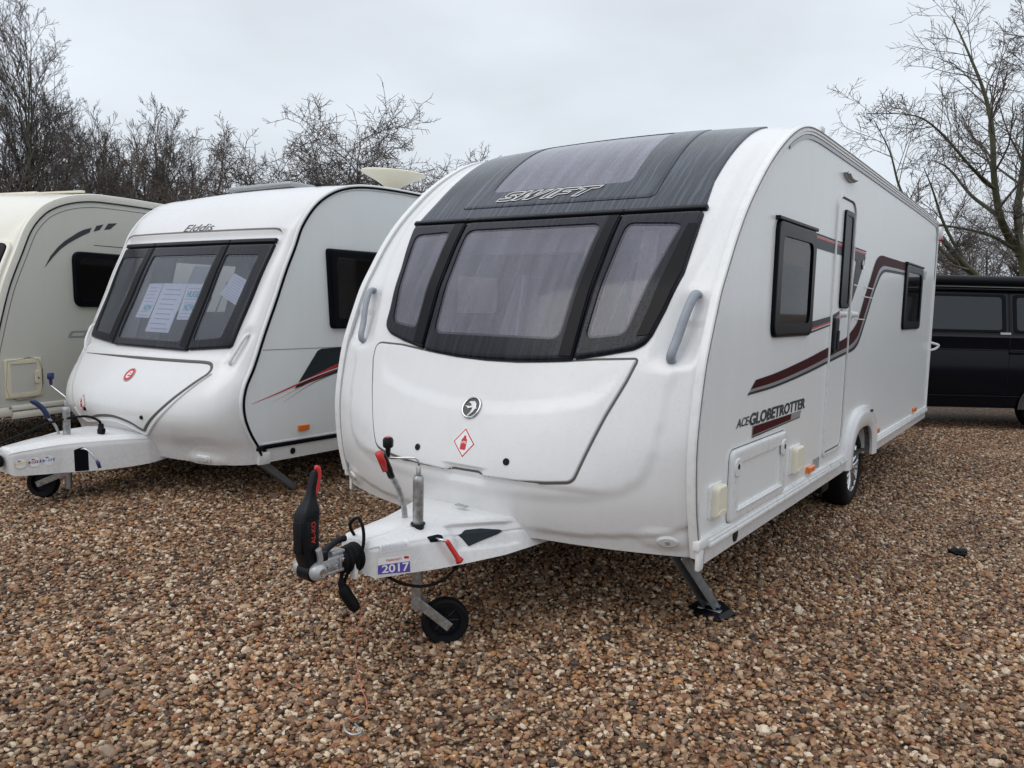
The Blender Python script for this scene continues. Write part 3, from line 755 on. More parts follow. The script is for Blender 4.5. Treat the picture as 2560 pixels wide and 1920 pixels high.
# door
dO = rounded([(2.075,.585),(2.585,.585),(2.60,.75),(2.60,2.24),(2.52,2.305),(2.15,2.305),(2.075,2.24)], [.05,.05,.1,.05,.05,.05,.05])
dI = rounded([(2.105,.615),(2.555,.615),(2.57,.76),(2.57,2.225),(2.505,2.275),(2.165,2.275),(2.105,2.22)], [.05,.05,.1,.05,.05,.05,.05])
D = patch('door', mside, dI, M['alu'], T1, t=.0022, bev=.001, step=.3)
flat('door_seal', mside, inset(ccw(dI), -.014), M['seal'], D, off=.0018, step=.3)
ringpatch('door_frame', mside, dO, inset(ccw(dI), -.011), M['trim'], T1, t=.012, bev=.004, depth=.011, k=2)
dwo = [(2.27,2.215),(2.515,2.215),(2.515,1.565),(2.27,1.565)]
dw = ringpatch('door_window', mside, rounded(dwo, .04), rounded([(2.30,2.18),(2.485,2.18),(2.485,1.60),(2.30,1.60)], .03), M['gloss'], D, t=.014, base=.002, bev=.006)
flat('pane', mside, rounded([(2.296,2.184),(2.489,2.184),(2.489,1.596),(2.296,1.596)], .03), M['gloss'], dw, off=.011)
dh = patch('door_handle', mside, rounded([(2.125,1.27),(2.235,1.27),(2.25,1.50),(2.14,1.505)], .03), M['black'], D, t=.022, base=.002, bev=.008)
patch('grip', mside, rounded([(2.19,1.29),(2.225,1.29),(2.23,1.42),(2.195,1.42)], .012), M['dgrey'], dh, t=.012, base=.022, bev=.004)
for vv in (2.33, 2.66):
    bm = nb(); lathe(bm, [(.021,.0),(.020,.036),(.014,.046),(.001,.047)], 'X', c=(1.131, vv, 1.525), n=20); box(bm, (1.135, vv, 1.525), (.012, .06, .05), bev=.004)
    link('door_catch', fixn(bm), M['trim'], T1, angle=40)
# coach lines: three-layer swoosh
PR = [((.675,1.188),(.560,1.118)),((.99,1.205),(1.0,1.128)),((1.53,1.252),(1.56,1.163)),((2.04,1.307),(2.06,1.205)),((2.31,1.337),(2.33,1.228)),((2.57,1.370),(2.62,1.252)),((2.67,1.399),(2.76,1.264)),((2.78,1.437),(2.86,1.283)),((2.87,1.479),(2.96,1.325)),((3.04,1.646),(3.13,1.468)),((3.13,1.725),(3.24,1.57)),((3.213,1.801),(3.36,1.68)),((3.317,1.901),(3.47,1.762)),((3.413,1.965),(3.58,1.83)),((3.549,1.996),(3.70,1.867)),((3.8,2.0),(3.85,1.88)),((4.66,2.003),(4.66,1.892))]
A_ = spline([p[0] for p in PR], 5); B_ = spline([p[1] for p in PR], 5)
def band(f0, f1, m, off, parent, i0=0, i1=None, nm='stripe'):
    V = []; F = []; i1 = i1 or len(A_)
    for i in range(i0, i1):
        a, b = A_[i], B_[i]
        for f in (f0, f1): q = a + (b - a) * f; V.append(mside(q[0], q[1], off))
    for i in range(i1 - i0 - 1): F.append((2*i, 2*i+1, 2*i+3, 2*i+2))
    return V, F
V = []; F = []
gr = frompy('coach_stripe', *band(0, .62, None, .0032, T1), M['maroon'], T1, False)
tag(gr, 'swooping maroon stripe with silver and grey edging')
for f0, f1 in ((.14,.185),(.29,.335),(.44,.485)):
    frompy('pinstripe', *band(f0, f1, None, .0042, T1), M['maroon2'], gr, False)
frompy('silver_line', *band(.64, .80, None, .0032, T1), M['silver'], gr, False)
frompy('grey_line', *band(.82, 1.0, None, .0032, T1), M['dgrey'], gr, False)
# grey pointer stripes between window and door
up = frompy('pointer_stripe', *(lambda P: ([mside(a, b, .0032) for a, b in P], [tuple(range(len(P)))]))([(1.59,1.975),(2.97,1.965),(2.99,1.94),(2.80,1.75),(2.63,1.60),(2.62,1.62),(2.70,1.90),(2.30,1.912),(1.59,1.917)]), M['mgrey'], T1, False)
tag(up, 'dark grey pointer stripe edged in maroon across the door top')
frompy('edge_line', [mside(a, b, .0042) for a, b in [(1.59,1.988),(2.99,1.978),(3.0,1.965),(2.97,1.965),(1.59,1.975)]], [(0,1,2,3,4)], M['redvinyl'], up, False)
frompy('edge_line', [mside(a, b, .0042) for a, b in [(1.59,2.003),(3.0,1.992),(3.0,1.984),(1.59,1.993)]], [(0,1,2,3)], M['dgrey'], up, False)
badge(mside, 2.90, 1.885, .030, .032, .004, up, dark='black')
lo = frompy('pointer_stripe', [mside(a, b, .0032) for a, b in [(1.59,1.475),(2.08,1.512),(2.37,1.56),(2.40,1.545),(2.10,1.482),(1.59,1.435)]], [(0,1,2,3,4,5)], M['mgrey'], T1, False)
frompy('edge_line', [mside(a, b, .0042) for a, b in [(1.59,1.434),(2.10,1.481),(2.30,1.52),(2.30,1.512),(2.10,1.471),(1.59,1.424)]], [(0,1,2,3,4,5)], M['redvinyl'], lo, False)
frompy('edge_line', [mside(a, b, .0032) for a, b in [(1.59,1.416),(2.10,1.462),(2.32,1.51),(2.32,1.50),(2.10,1.452),(1.59,1.405)]], [(0,1,2,3,4,5)], M['dgrey'], lo, False)
for a0_, a1_, z in ((3.0, 3.34, 1.735), (2.98, 3.33, 1.665), (2.76, 3.10, 1.50), (2.66, 2.82, 1.74)):
    frompy('gap_line', [mside(a0_, z, .0052), mside(a1_, z-.006, .0052), mside(a1_, z-.014, .0052), mside(a0_, z-.008, .0052)], [(0,1,2,3)], M['trim'], gr, False)
patch('window_tag', mside, [(5.60,1.985),(5.95,1.985),(5.85,1.90),(5.60,1.90)], M['silver'], T1, t=.002, bev=.0005)
# model lettering
lt, _ = lettering('side_lettering', mside, 'ACE-', (.425, .968, .625, 1.012), M['letter'], T1, off=.003, shear=.25, bold=.012)
lettering('side_lettering', mside, 'GLOBETROTTER', (.615, .958, 1.605, 1.022), M['letter'], T1, off=.003, shear=.1, bold=.035)
us_ = frompy('underline', [mside(a, b, .003) for a, b in [(.675,.950),(1.335,.950),(1.32,.918),(.665,.905)]], [(0,1,2,3)], M['maroon'], T1, False)
frompy('edge_line', [mside(a, b, .0025) for a, b in [(.665,.954),(1.535,.952),(1.51,.914),(.66,.897)]], [(0,1,2,3)], M['silver'], us_, False)
frompy('edge_line', [mside(a, b, .0035) for a, b in [(.660,.900),(1.51,.916),(1.508,.911),(.660,.893)]], [(0,1,2,3)], M['dgrey'], us_, False)
# door light, side lockers, sockets, markers
L = patch('awning_light', mside, rounded([(2.17,2.438),(2.51,2.455),(2.48,2.415),(2.40,2.398),(2.28,2.402)], .02), M['silver'], T1, t=.03, bev=.012)
patch('lens', mside, rounded([(2.22,2.436),(2.48,2.448),(2.46,2.42),(2.38,2.41),(2.29,2.412)], .015), M['lens'], L, t=.006, base=.03, bev=.003)
lkO = rounded([(.352,.868),(1.225,.868),(1.225,.512),(.352,.512)], .05)
lkI = [(.455,.80),(1.14,.80),(1.14,.575),(.455,.575)]
LK = ringpatch('gas_locker', mside, lkO, lkI, M['trim'], T1, t=.020, bev=.008, depth=.012, k=3)
flat('locker_panel', mside, inset(ccw(lkI), -.003), M['alu'], LK, off=.009, step=.3)
patch('lower_bar', mside, rounded([(.44,.572),(1.15,.572),(1.15,.560),(.44,.560)], .004), M['gel'], LK, t=.008, base=.020, bev=.004)
flat('locker_seal', mside, inset(ccw(lkO), -.005), M['seal'], LK, off=.001, step=.3)
for vv in (.425, 1.165):
    k_ = patch('latch', mside, rounded([(vv-.045,.735),(vv+.045,.735),(vv+.045,.825),(vv-.045,.825)], .04), M['trim'], LK, t=.008, base=.018, bev=.004)
    patch('keyhole', mside, ell(vv, .785, .012, .014), M['black'], k_, t=.002, base=.0262, bev=.001, rim=.01)
def socket(v0, v1, z0, z1):
    b_ = patch('socket_box', mside, rounded([(v0-.04,z0-.004),(v1+.01,z0-.004),(v1+.01,z1+.008),(v0-.04,z1+.008)], .02), M['trim'], T1, t=.006, bev=.003)
    patch('flap', mside, rounded([(v0,z0),(v1,z0),(v1,z1),(v0,z1)], [.012,.012,.03,.03]), M['ivory'], b_, t=.030, base=.006, bev=.010)
    patch('thumb_tab', mside, ell((v0+v1)/2, z0+.018, .05, .014), M['ivory'], b_, t=.002, base=.036, bev=.001, rim=.01)
socket(.145, .265, .588, .735); socket(1.385, 1.545, .588, .745)
for v0 in (1.72, 3.75, 5.66):
    mk_ = patch('side_marker', mside, rounded([(v0,.535),(v0+.13,.535),(v0+.13,.578),(v0,.578)], .008), M['orange'], T1, t=.026, bev=.007)
for v0 in (1.90, 1.98):
    p_ = patch('rating_label', mside, [(v0-.02,.528),(v0+.05,.528),(v0+.05,.60),(v0-.02,.60)], M['silver'], T1, t=.001, bev=.0003)
    frompy('print', [mside(v0-.01+a*.01, .535+b, .0022) for a in range(5) for b in (0, .05)], [(0,1,3,2),(4,5,7,6)], M['ink'], p_, False)
# wheel arch
def arch_pts(c, hw, top, bot, n=18):
    return [(c + hw*math.copysign(abs(math.cos(a))**.72, math.cos(a)), bot + (top-bot)*abs(math.sin(a))**.78) for a in np.linspace(PI, 0, n)]
ao = arch_pts(3.20, .52, .83, .40); ai = arch_pts(3.23, .355, .665, .395)
def arch(sg):
    bm = nb(); rows = []
    def row(P, x): rows.append([bm.verts.new((sg*x, p[0], p[1])) for p in P])
    def mixp(f): return [(a[0]+(b[0]-a[0])*f, a[1]+(b[1]-a[1])*f) for a, b in zip(ao, ai)]
    row(ao, 1.125); row(mixp(.06), 1.155); row(mixp(.25), 1.172); row(mixp(.32), 1.177); row(mixp(.88), 1.168); row(mixp(1), 1.158); row(ai, 1.10); row(mixp(1.02), .98)
    for r0, r1 in zip(rows[:-1], rows[1:]):
        for i in range(len(ao)-1): bm.faces.new((r0[i], r0[i+1], r1[i+1], r1[i]))
    o = link('wheel_arch', fixn(bm), M['gel'], T1, angle=30)
    patch('reflector', (lambda a, b, off=0.: Vector((sg*(1.13+off), a, b))), rounded([(3.33,.79),(3.42,.785),(3.42,.765),(3.33,.77)], .005), M['black'], o, t=.002, base=.047, bev=.0005, flip=sg < 0)
    # dark liner hides the chassis void
    bm = nb(); V_ = [bm.verts.new((sg*x, p[0], p[1])) for x in (1.14, .85) for p in ai]; n_ = len(ai)
    for i in range(n_-1): bm.faces.new((V_[i], V_[i+1], V_[n_+i+1], V_[n_+i]))
    bm.faces.new(V_[n_:]); link('wheel_well', bm, M['darkin'], T1, False)
arch(1); arch(-1)
wheel(T1, (.975, 3.37, .305)); 
wl = wheel(T1, (-.975, 3.37, .305)); wl.rotation_euler = (0, 0, PI)
bm = nb()
for sg in (1, -1): tube(bm, [(sg*.95, 3.37, .30), (sg*.2, 3.37, .33)], .05, 12)
for x in (-.45, .45): box(bm, (x, 3.2, .38), (.05, 5.6, .10))
for x in (-.45, .45): tube(bm, [(x*.6, .3, .40), (x*.18, -.85, .42)], .025, 6)
link('chassis', fixn(bm), M['galv'], T1, angle=40)
bm = nb(); box(bm, (.88, 2.72, .30), (.28, .20, .16), bev=.01); box(bm, (1.02, 2.72, .31), (.02, .05, .04), bev=.004); link('mover_motor', bm, M['black'], T1, angle=40)
bm = nb(); box(bm, (.98, 2.72, .42), (.22, .26, .05), bev=.01); link('step_cover', bm, M['ivory'], T1, angle=40)
# corner steadies
for sg, v0, v1 in ((1, .03, .50), (-1, .62, 1.05)):
    S_ = bm = nb(); x = sg*1.03; a = Vector((x, v0, .43)); b = Vector((x - sg*.0, v1, .03)); d_ = (b - a); L_ = d_.length
    rot = d_.to_track_quat('Z', 'X').to_matrix()
    for dx in (-.026, .026): box(bm, (a+b)/2 + rot @ Vector((0, dx, 0)), (.055, .006, L_), rot, bev=.002)
    box(bm, (a+b)/2 + rot @ Vector((.024, 0, 0)), (.005, .055, L_), rot, bev=.001)
    so_ = link('corner_steady', bm, M['legpaint'], T1, angle=30)
    bm = nb(); box(bm, b + Vector((0, .0, .0)), (.12, .10, .008), bev=.003); tube(bm, [b + Vector((-.04, 0, .012)), b + Vector((.04, 0, .012))], .012, 8); link('foot', bm, M['galv'], so_, angle=30)
PD = nb(); lathe(PD, [(.125, 0), (.128, .015), (.10, .035), (.03, .045), (.001, .045)], 'Z', n=6)
pad = link('jack_pad', fixn(PD), M['black'], None, angle=30); pad.location = (MX + 1.02, MY + .50, -.005); pad.rotation_euler = (R(4), R(-3), .3)
tag(pad, 'black plastic pad on the gravel under the big caravan\'s front corner leg', 'jack pad')
# rear: high marker light, handles, roof fittings
bm = nb(); box(bm, (1.15, 6.56, 2.42), (.05, .05, .13), bev=.012); ml = link('high_marker', bm, M['lens'], T1, angle=40)
bm = nb(); box(bm, (1.152, 6.563, 2.372), (.054, .054, .04), bev=.01); link('red_lens', bm, M['redvinyl'], ml, angle=40)
bm = nb(); tube(bm, curvepts([(1.10, 6.60, 1.24), (1.16, 6.66, 1.22), (1.20, 6.70, 1.20), (1.17, 6.68, 1.16), (1.1, 6.60, 1.14)], 4), .013, 8); link('rear_grab_handle', fixn(bm), M['trim'], T1)
bm = nb(); lathe(bm, [(.02, 2.56), (.03, 2.62), (.16, 2.66), (.17, 2.675), (.12, 2.70), (.001, 2.71)], 'Z', c=(.45, 3.6, 0), n=32); link('roof_aerial', fixn(bm), M['ivory'], T1, angle=40)
bm = nb(); box(bm, (1.125, 1.63, 2.60), (.02, .07, .03), bev=.005); link('rail_cap', bm, M['trim'], T1, angle=40)
# interior seen through the panes
bm = nb()
box(bm, (0, 1.75, 1.2), (2.2, .03, 1.6)); box(bm, (-.97, 1.25, 1.90), (.24, .9, .34)); box(bm, (.97, 1.25, 1.95), (.24, .9, .3)); link('interior_bulkhead', bm, M['curtain'], T1, False)
for s_ in (-1, 1):
    bm = nb(); box(bm, (s_*.75, .75, .75), (.7, 1.3, .40), bev=.06); box(bm, (s_*1.0, .75, 1.08), (.16, 1.2, .34), bev=.05); link('bench_seat', bm, M['fabric'], T1, angle=40)
bm = nb(); box(bm, (0, .30, 1.07), (1.7, .30, .04), bev=.01); box(bm, (0, .32, .85), (.5, .35, .45)); link('front_shelf', bm, M['wood'], T1, False)
bm = nb()
def curtain(bm, u0, u1, v, z0, z1, n=26, amp=.018, taper=0.):
    pr = None
    for i in range(n + 1):
        f = i/n; a = bm.verts.new((u0 + (u1-u0)*f, v + amp*math.sin(f*n*1.6), z0)); b = bm.verts.new((u0 + (u1-u0)*f*(1-taper), v + .22 + amp*math.sin(f*n*1.6), z1))
        if pr: bm.faces.new((pr[0], a, b, pr[1]))
        pr = (a, b)
for a_, b_, tp_ in ((-.68, -.42, .6), (.30, .44, 0.), (-.98, -.86, 0.), (.62, .72, 0.)):
    bm = nb(); curtain(bm, a_, b_, .16, 1.17, 1.92, taper=tp_); link('curtain', bm, M['curtain'], T1)
bm = nb(); curtain(bm, -.28, -.17, .35, 1.28, 1.72, 10, taper=.2); tube(bm, [(-.14, .35, 1.2), (-.14, .45, 1.7)], .02, 6); box(bm, (-.2, .40, 1.24), (.30, .05, .05)); link('window_catch', bm, M['blind'], T1, False)
bm = nb(); box(bm, (0, .46, 1.87), (2.0, .05, .10), bev=.01); link('blind_cassette', bm, M['blind'], T1, False)
for u in (-.62, -.30, .62):
    bm = nb(); tube(bm, [mfront(u, 1.02, -.03), mfront(u*1.02 + .005, 1.5, -.03)], .004, 5); link('window_stay', bm, M['silver'], T1)
# crescent curtain in the side window
bm = nb(); box(bm, (.75, 1.45, 1.7), (.5, .04, .9)); box(bm, (.3, 1.0, 1.6), (.04, .9, 1.0)); link('wardrobe', bm, M['wood'], T1, False)
bm = nb(); V_ = []
for i in range(15):
    f = i/14; z = 1.48 + .44*f; vv = .98 + .20*math.sin(PI*f)**.8; V_.append((bm.verts.new((1.10, vv, z)), bm.verts.new((1.06, vv + .10*math.sin(PI*f)**.6 + .01, z))))
for a, b in zip(V_[:-1], V_[1:]): bm.faces.new((a[0], a[1], b[1], b[0]))
link('side_curtain', bm, M['blind'], T1)
# ------------------------------------------------------------------ drawbar of the big caravan
def cover(name, secs, m, parent, disp=None, nv=70):
    """moulded drawbar fairing: secs = [(v, bottom_u, bottom_z, shoulder_u, shoulder_z, top_u, top_z)] front to back"""
    bm = nb(); rings = []; vs_ = [q[0] for q in secs]
    V_ = sorted(set(list(np.linspace(vs_[0], vs_[-1], nv)) + vs_))
    for v in V_:
        bu, bz, su, sz_, tu, tz = [float(np.interp(v, vs_, [q[k] for q in secs])) for k in range(1, 7)]
        B, S_, T_ = Vector((bu, v, bz)), Vector((su, v, sz_)), Vector((tu, v, tz)); half = []
        for k in range(41):
            h = 2*k/40; p = B.lerp(S_, h) if h <= 1 else S_.lerp(T_, h - 1)
            e1 = (S_ - B).normalized(); e2 = (T_ - S_).normalized(); n1 = Vector((e1.z, 0, -e1.x)); n2 = Vector((e2.z, 0, -e2.x)); f = sm(.9, 1.1, h); n = n1.lerp(n2, f).normalized()
            rnd = -.006*max(0, 1 - abs(h-1)/.12) - .010*sm(1.88, 2, h)
            p = p + n*(rnd + (disp(v, h) if disp else 0)); half.append((p.x, p.y, p.z))
        for k in range(1, 8): half.append((tu*(1 - k/7), v, tz + .006*math.sin(PI/2*k/7) - .002))
        rings.append([bm.verts.new(p) for p in half] + [bm.verts.new((-p[0], p[1], p[2])) for p in half[:-1][::-1]])
    for r0, r1 in zip(rings[:-1], rings[1:]):
        for i in range(len(r0)-1): bm.faces.new((r0[i], r0[i+1], r1[i+1], r1[i]))
    bm.faces.new(rings[0])
    return link(name, fixn(bm), m, parent, angle=60)
def pocket(v, h):
    k = sm(-.575, -.545, v + .03*max(0, h-1)) * (1 - sm(-.285, -.245, v)) * sm(.42, .55, h + .55*max(0, v + .5)) * (1 - sm(1.52, 1.66, h))
    return -.017*k
CV = cover('drawbar_cover', [(-.972,.085,.385,.085,.50,.050,.525),(-.955,.103,.372,.103,.505,.068,.540),(-.80,.160,.368,.150,.500,.080,.548),(-.68,.215,.366,.180,.495,.098,.550),(-.53,.268,.366,.215,.490,.150,.550),(-.34,.335,.370,.290,.478,.245,.535),(-.22,.38,.385,.350,.470,.320,.525),(-.05,.43,.40,.42,.47,.38,.52)], M['gel'], T1, pocket)
def csurf(v, h, off=0.):
    """point on the right face of the cover; h 0 bottom .. 1 shoulder .. 2 top edge"""
    tab = [(-.955,.103,.372,.103,.505,.068,.540),(-.80,.160,.368,.150,.500,.080,.548),(-.68,.215,.366,.180,.495,.098,.550),(-.53,.268,.366,.215,.490,.150,.550),(-.34,.335,.370,.290,.478,.245,.535),(-.22,.38,.385,.350,.470,.320,.525)]
    vs_ = [q[0] for q in tab]; g = lambda k: np.interp(v, vs_, [q[k] for q in tab])
    B, S_, T_ = Vector((g(1), v, g(2))), Vector((g(3), v, g(4))), Vector((g(5), v, g(6)))
    p = B.lerp(S_, h) if h <= 1 else S_.lerp(T_, h - 1)
    return p
def cmap(v, h, off=0.):
    p = csurf(v, h); a = csurf(v + .01, h) - csurf(v - .01, h); b = (csurf(v, min(1, h + .05)) - csurf(v, h - .05)) if h < 1 else (csurf(v, h + .05) - csurf(v, max(1.0, h - .05)))
    n = a.cross(b); n.normalize()
    if n.x < 0: n = -n
    return p + n * off
patch('anti_slip_pad', cmap, rounded([(-.53,.98),(-.49,1.30),(-.41,1.32),(-.325,1.12),(-.315,.98),(-.34,.86),(-.50,.55)], .018), M['dgrey'], CV, t=.006, base=-.017, bev=.003, step=.1)
patch('lever_slot', cmap, rounded([(-.695,.90),(-.70,1.16),(-.64,1.20),(-.625,1.1),(-.63,.87)], .02), M['gloss'], CV, t=.001, base=.001, bev=.0005, step=.1)
bm = nb(); a = cmap(-.665, .98, 0); b = cmap(-.64, .86, .045); c = Vector((.272, -.60, .392))
tube(bm, [a - Vector((.02,0,0)), a.lerp(b, .6), b], .007, 8); rl = link('release_lever', fixn(bm), M['steel'], T1)
bm = nb(); d_ = (c - b); tube(bm, [b - d_*.05, b, b + d_*.1, b + d_*.82, b + d_*.9, c, c + d_*.06], [.006, .010, .0115, .012, .016, .019, .008], 14); link('grip', fixn(bm), M['red'], rl)
# stickers
st = flat('year_sticker', cmap, [(-.945,.10),(-.80,.02),(-.80,.60),(-.945,.66)], M['white'], CV, off=.0012, step=.1)
flat('band', cmap, [(-.944,.12),(-.801,.04),(-.801,.40),(-.944,.42)], M['purple'], st, off=.0018, step=.1)
def qmap(P00, P10, P01, P11):
    return lambda a, b, off=0.: cmap((P00[0]*(1-a)+P10[0]*a)*(1-b)+(P01[0]*(1-a)+P11[0]*a)*b, (P00[1]*(1-a)+P10[1]*a)*(1-b)+(P01[1]*(1-a)+P11[1]*a)*b, off)
q_ = qmap((-.944,.12),(-.801,.04),(-.944,.42),(-.801,.40))
lettering('lettering', q_, '2017', (.12,.12,.97,.95), M['white'], st, off=.0024, bold=.02)
q_ = qmap((-.944,.42),(-.801,.40),(-.945,.66),(-.80,.60))
lettering('lettering', q_, 'WARRANTY', (.25,.35,.75,.72), M['redvinyl'], st, off=.0018, bold=.01); flat('flag', q_, [(.82,.5),(.97,.45),(.97,.85),(.82,.9)], M['redvinyl'], st, off=.0018, step=1)
dl = flat('data_label', cmap, [(-.935,.80),(-.80,.82),(-.80,1.25),(-.935,1.18)], M['white'], CV, off=.0012, step=.1)
q_ = qmap((-.935,.80),(-.80,.82),(-.935,1.18),(-.80,1.25)); rr_ = random.Random(3)
bm = nb()
for i in range(7):
    y = .12 + i*.115; x0 = .05
    while x0 < .93:
        L_ = rr_.uniform(.04, .12); 
        if x0 + L_ > .95: break
        vv = [bm.verts.new(q_(x, yy, .0018)) for x, yy in ((x0,y),(x0+L_,y),(x0+L_,y+.05),(x0,y+.05))]; bm.faces.new(vv); x0 += L_ + .02
link('print', bm, M['ink'], dl, False)
# latch plate where cover meets the body
bm = nb(); box(bm, (.06, -.335, .556), (.07, .03, .008), Matrix.Rotation(R(-8), 3, 'Z'), bev=.002); link('cover_catch', bm, M['steel'], CV, angle=40)
# jockey wheel
def jockey(T, u, v, ztop, zbot, wu, wv, r, knobmat, sway, big=1, wz=None, tubem='galv', ang=0.):
    J = empty('jockey_wheel', (u, v, 0), parent=T)
    bm = nb(); lathe(bm, [(.0235, .16), (.0245, ztop-.03), (.0245, ztop-.01), (.018, ztop), (.019, ztop+.004), (.001, ztop+.004)], 'Z', n=24)
    lathe(bm, [(.011, ztop), (.011, ztop+.035), (.006, ztop+.045), (.001, ztop+.045)], 'Z', n=12); lathe(bm, [(.020, zbot-.02), (.020, .3), (.001, .3)], 'Z', n=20)
    link('tube', fixn(bm), M[tubem], J, angle=40)
    bm = nb(); hx, hy, hz = sway
    tube(bm, curvepts([(0, 0, ztop+.03), (0, 0, ztop+.065), (hx*.12, hy*.12, ztop+.078), (hx*.9, hy*.9, ztop+.078+hz*.9), (hx, hy, ztop+.085+hz), (hx, hy, ztop+.11+hz)], 5), .0055, 8)
    ck = link('crank', fixn(bm), M['steel'], J)
    bm = nb(); kz = ztop + .085 + hz
    lathe(bm, [(.010, kz), (.012, kz+.035), (.022, kz+.042), (.024, kz+.05), (.024, kz+.075), (.019, kz+.085), (.001, kz+.086)], 'Z', c=(hx, hy, 0), n=8 if big else 20); link('knob', fixn(bm), M[knobmat], ck, angle=30)
    if knobmat == 'black':
        bm = nb(); lathe(bm, [(.015, kz+.0862), (.013, kz+.089), (.001, kz+.089)], 'Z', c=(hx, hy, 0), n=20); link('knob_cap', fixn(bm), M['red'], ck, angle=30)
    # fork and wheel
    du, dv = wu - u, wv - v; L_ = math.hypot(du, dv); dr = Vector((du/L_, dv/L_, 0)); sd = Vector((-dr.y, dr.x, 0)); wz = wz or r
    rot = Matrix((( dr.x, sd.x, 0), (dr.y, sd.y, 0), (0, 0, 1)))
    bm = nb()
    for s_ in (-1, 1):
        pa = Vector((0, 0, zbot)) + sd*s_*.030; pb = dr*L_ + sd*s_*.045 + Vector((0, 0, wz)); dd = pb - pa
        rr2 = Matrix.Translation((pa+pb)/2) @ (dd.to_track_quat('Y', 'Z').to_matrix().to_4x4())
        g = bmesh.ops.create_cube(bm, size=1, matrix=rr2 @ Matrix.Diagonal((.006, dd.length + .05, .042, 1)))
        ed = [e_ for e_ in {e_ for v_ in g['verts'] for e_ in v_.link_edges}]
        bmesh.ops.bevel(bm, geom=ed, offset=.002, segments=2, affect='EDGES')
        tube(bm, [pb - sd*.004, pb + sd*s_*.012], .012, 10)
    tube(bm, [(0, 0, zbot+.02), (0, 0, zbot-.03)], .026, 16)
    link('fork', fixn(bm), M['galv'], J, angle=40)
    Wl = empty('wheel', (dr*L_ + Vector((0, 0, wz))), rz=math.atan2(sd.y, sd.x), parent=J)
    bm = nb(); lathe(bm, [(r*.66, -.026), (r*.9, -.030), (r*.98, -.022), (r, -.008), (r, .008), (r*.98, .022), (r*.9, .030), (r*.66, .026)], 'X', n=40, closed=True)
    for k in (-.012, 0, .012): lathe(bm, [(r*1.004, k-.003), (r*1.012, k), (r*1.004, k+.003)], 'X', n=40, closed=True)
    link('tyre', fixn(bm), M['rubber'], Wl, angle=40)
    bm = nb(); lathe(bm, [(r*.66, -.020), (r*.62, -.014), (r*.60, -.004), (r*.60, .004), (r*.62, .014), (r*.66, .020)], 'X', n=40, closed=True); lathe(bm, [(.001, -.024), (.020, -.024), (.022, .024), (.001, .024)], 'X', n=16)
    for k in range(8):
        a_ = 2*PI*k/8; tube(bm, [(0, .018*math.cos(a_), .018*math.sin(a_)), (0, r*.62*math.cos(a_), r*.62*math.sin(a_))], .006, 6)
    lathe(bm, [(.001, -.003), (r*.6, -.003), (r*.6, .003), (.001, .003)], 'X', n=24)
    link('hub', fixn(bm), M['black'], Wl, angle=40)
    return J
jockey(T1, .10, -.690, .770, .20, .19, -.60, .107, 'black', (-.135, -.055, -.008), wz=.098)
bm = nb(); lathe(bm, [(.034, .550), (.032, .5565), (.028, .555), (.027, .50)], 'Z', c=(.10, -.690, 0), n=28, closed=False); link('socket', fixn(bm), M['dgrey'], CV)
# handbrake lever
bm = nb(); P_ = [(-.005, -.66, .50), (-.01, -.665, .60), (-.012, -.70, .69), (-.015, -.745, .765)]
tube(bm, curvepts(P_, 6), .016, 10, flat_=.6); hb = link('handbrake', fixn(bm), M['galv'], T1, angle=50)
bm = nb(); tube(bm, curvepts([(-.015, -.742, .755), (-.0155, -.765, .80), (-.016, -.79, .845), (-.016, -.805, .868)], 4), [.017]*3 + [.0195]*8 + [.020, .014], 8, flat_=.85); gp = link('grip', fixn(bm), M['black'], hb)
bm = nb(); tube(bm, [(-.016, -.772, .792), (-.016, -.79, .838), (-.016, -.814, .878)], [.014, .0185, .018], 8, flat_=1.0); bm.transform(Matrix.Translation((.001, -.009, -.002))); link('red_insert', fixn(bm), M['red'], gp)
# gaiter, coupling head, stabiliser
bm = nb(); pr = [(.020, -1.075), (.034, -1.072)]
for k in range(4):
    v_ = -1.065 + k*.027; r_ = .042 + .0035*k
    pr += [(r_, v_), (r_+.011, v_+.007), (r_+.011, v_+.013), (r_-.004, v_+.022)]
pr += [(.05, -.955), (.02, -.95)]
lathe(bm, pr, 'Y', c=(0, 0, .452), n=36); link('gaiter', fixn(bm), M['rubber'], T1)
Cp = nb()
box(Cp, (0, -1.12, .462), (.062, .14, .060), bev=.008); box(Cp, (0, -1.14, .430), (.074, .15, .014), bev=.004); box(Cp, (0, -1.085, .500), (.05, .07, .018), bev=.005)
cp_ = link('coupling_head', Cp, M['cast'], T1, angle=40)
for dv, dz, r_ in ((-1.16, .455, .010), (-1.105, .448, .013), (-1.065, .468, .010)):
    bm = nb(); lathe(bm, [(r_, .030), (r_, .0345), (r_*.6, .036), (r_*.55, .031), (.001, .031)], 'X', c=(0, dv, dz), n=18); link('bolt', fixn(bm), M['black' if dv == -1.16 else 'steel'], cp_, angle=40)
bm = nb(); box(bm, (.0335, -1.13, .458), (.003, .075, .034), bev=.003); box(bm, (.0355, -1.085, .462), (.003, .012, .044), bev=.002); link('reinforcement', bm, M['cast'], cp_, angle=40)
bm = nb()
for s_ in (-1, 1):
    lathe(bm, [(.001, s_*.076), (.016, s_*.076), (.018, s_*.078), (.030, s_*.070), (.036, s_*.055), (.037, s_*.040), (.034, s_*.034), (.001, s_*.034)], 'X', c=(0, -1.215, .460), n=36)
    tube(bm, curvepts([(s_*.052, -1.212, .48), (s_*.056, -1.21, .515), (s_*.058, -1.222, .555)], 4), [.016, .0165, .017, .0175, .018, .018, .018, .018, .018][:9], 4, flat_=.7)
fp = link('friction_pads', fixn(bm), M['silverpaint'], T1, angle=40)
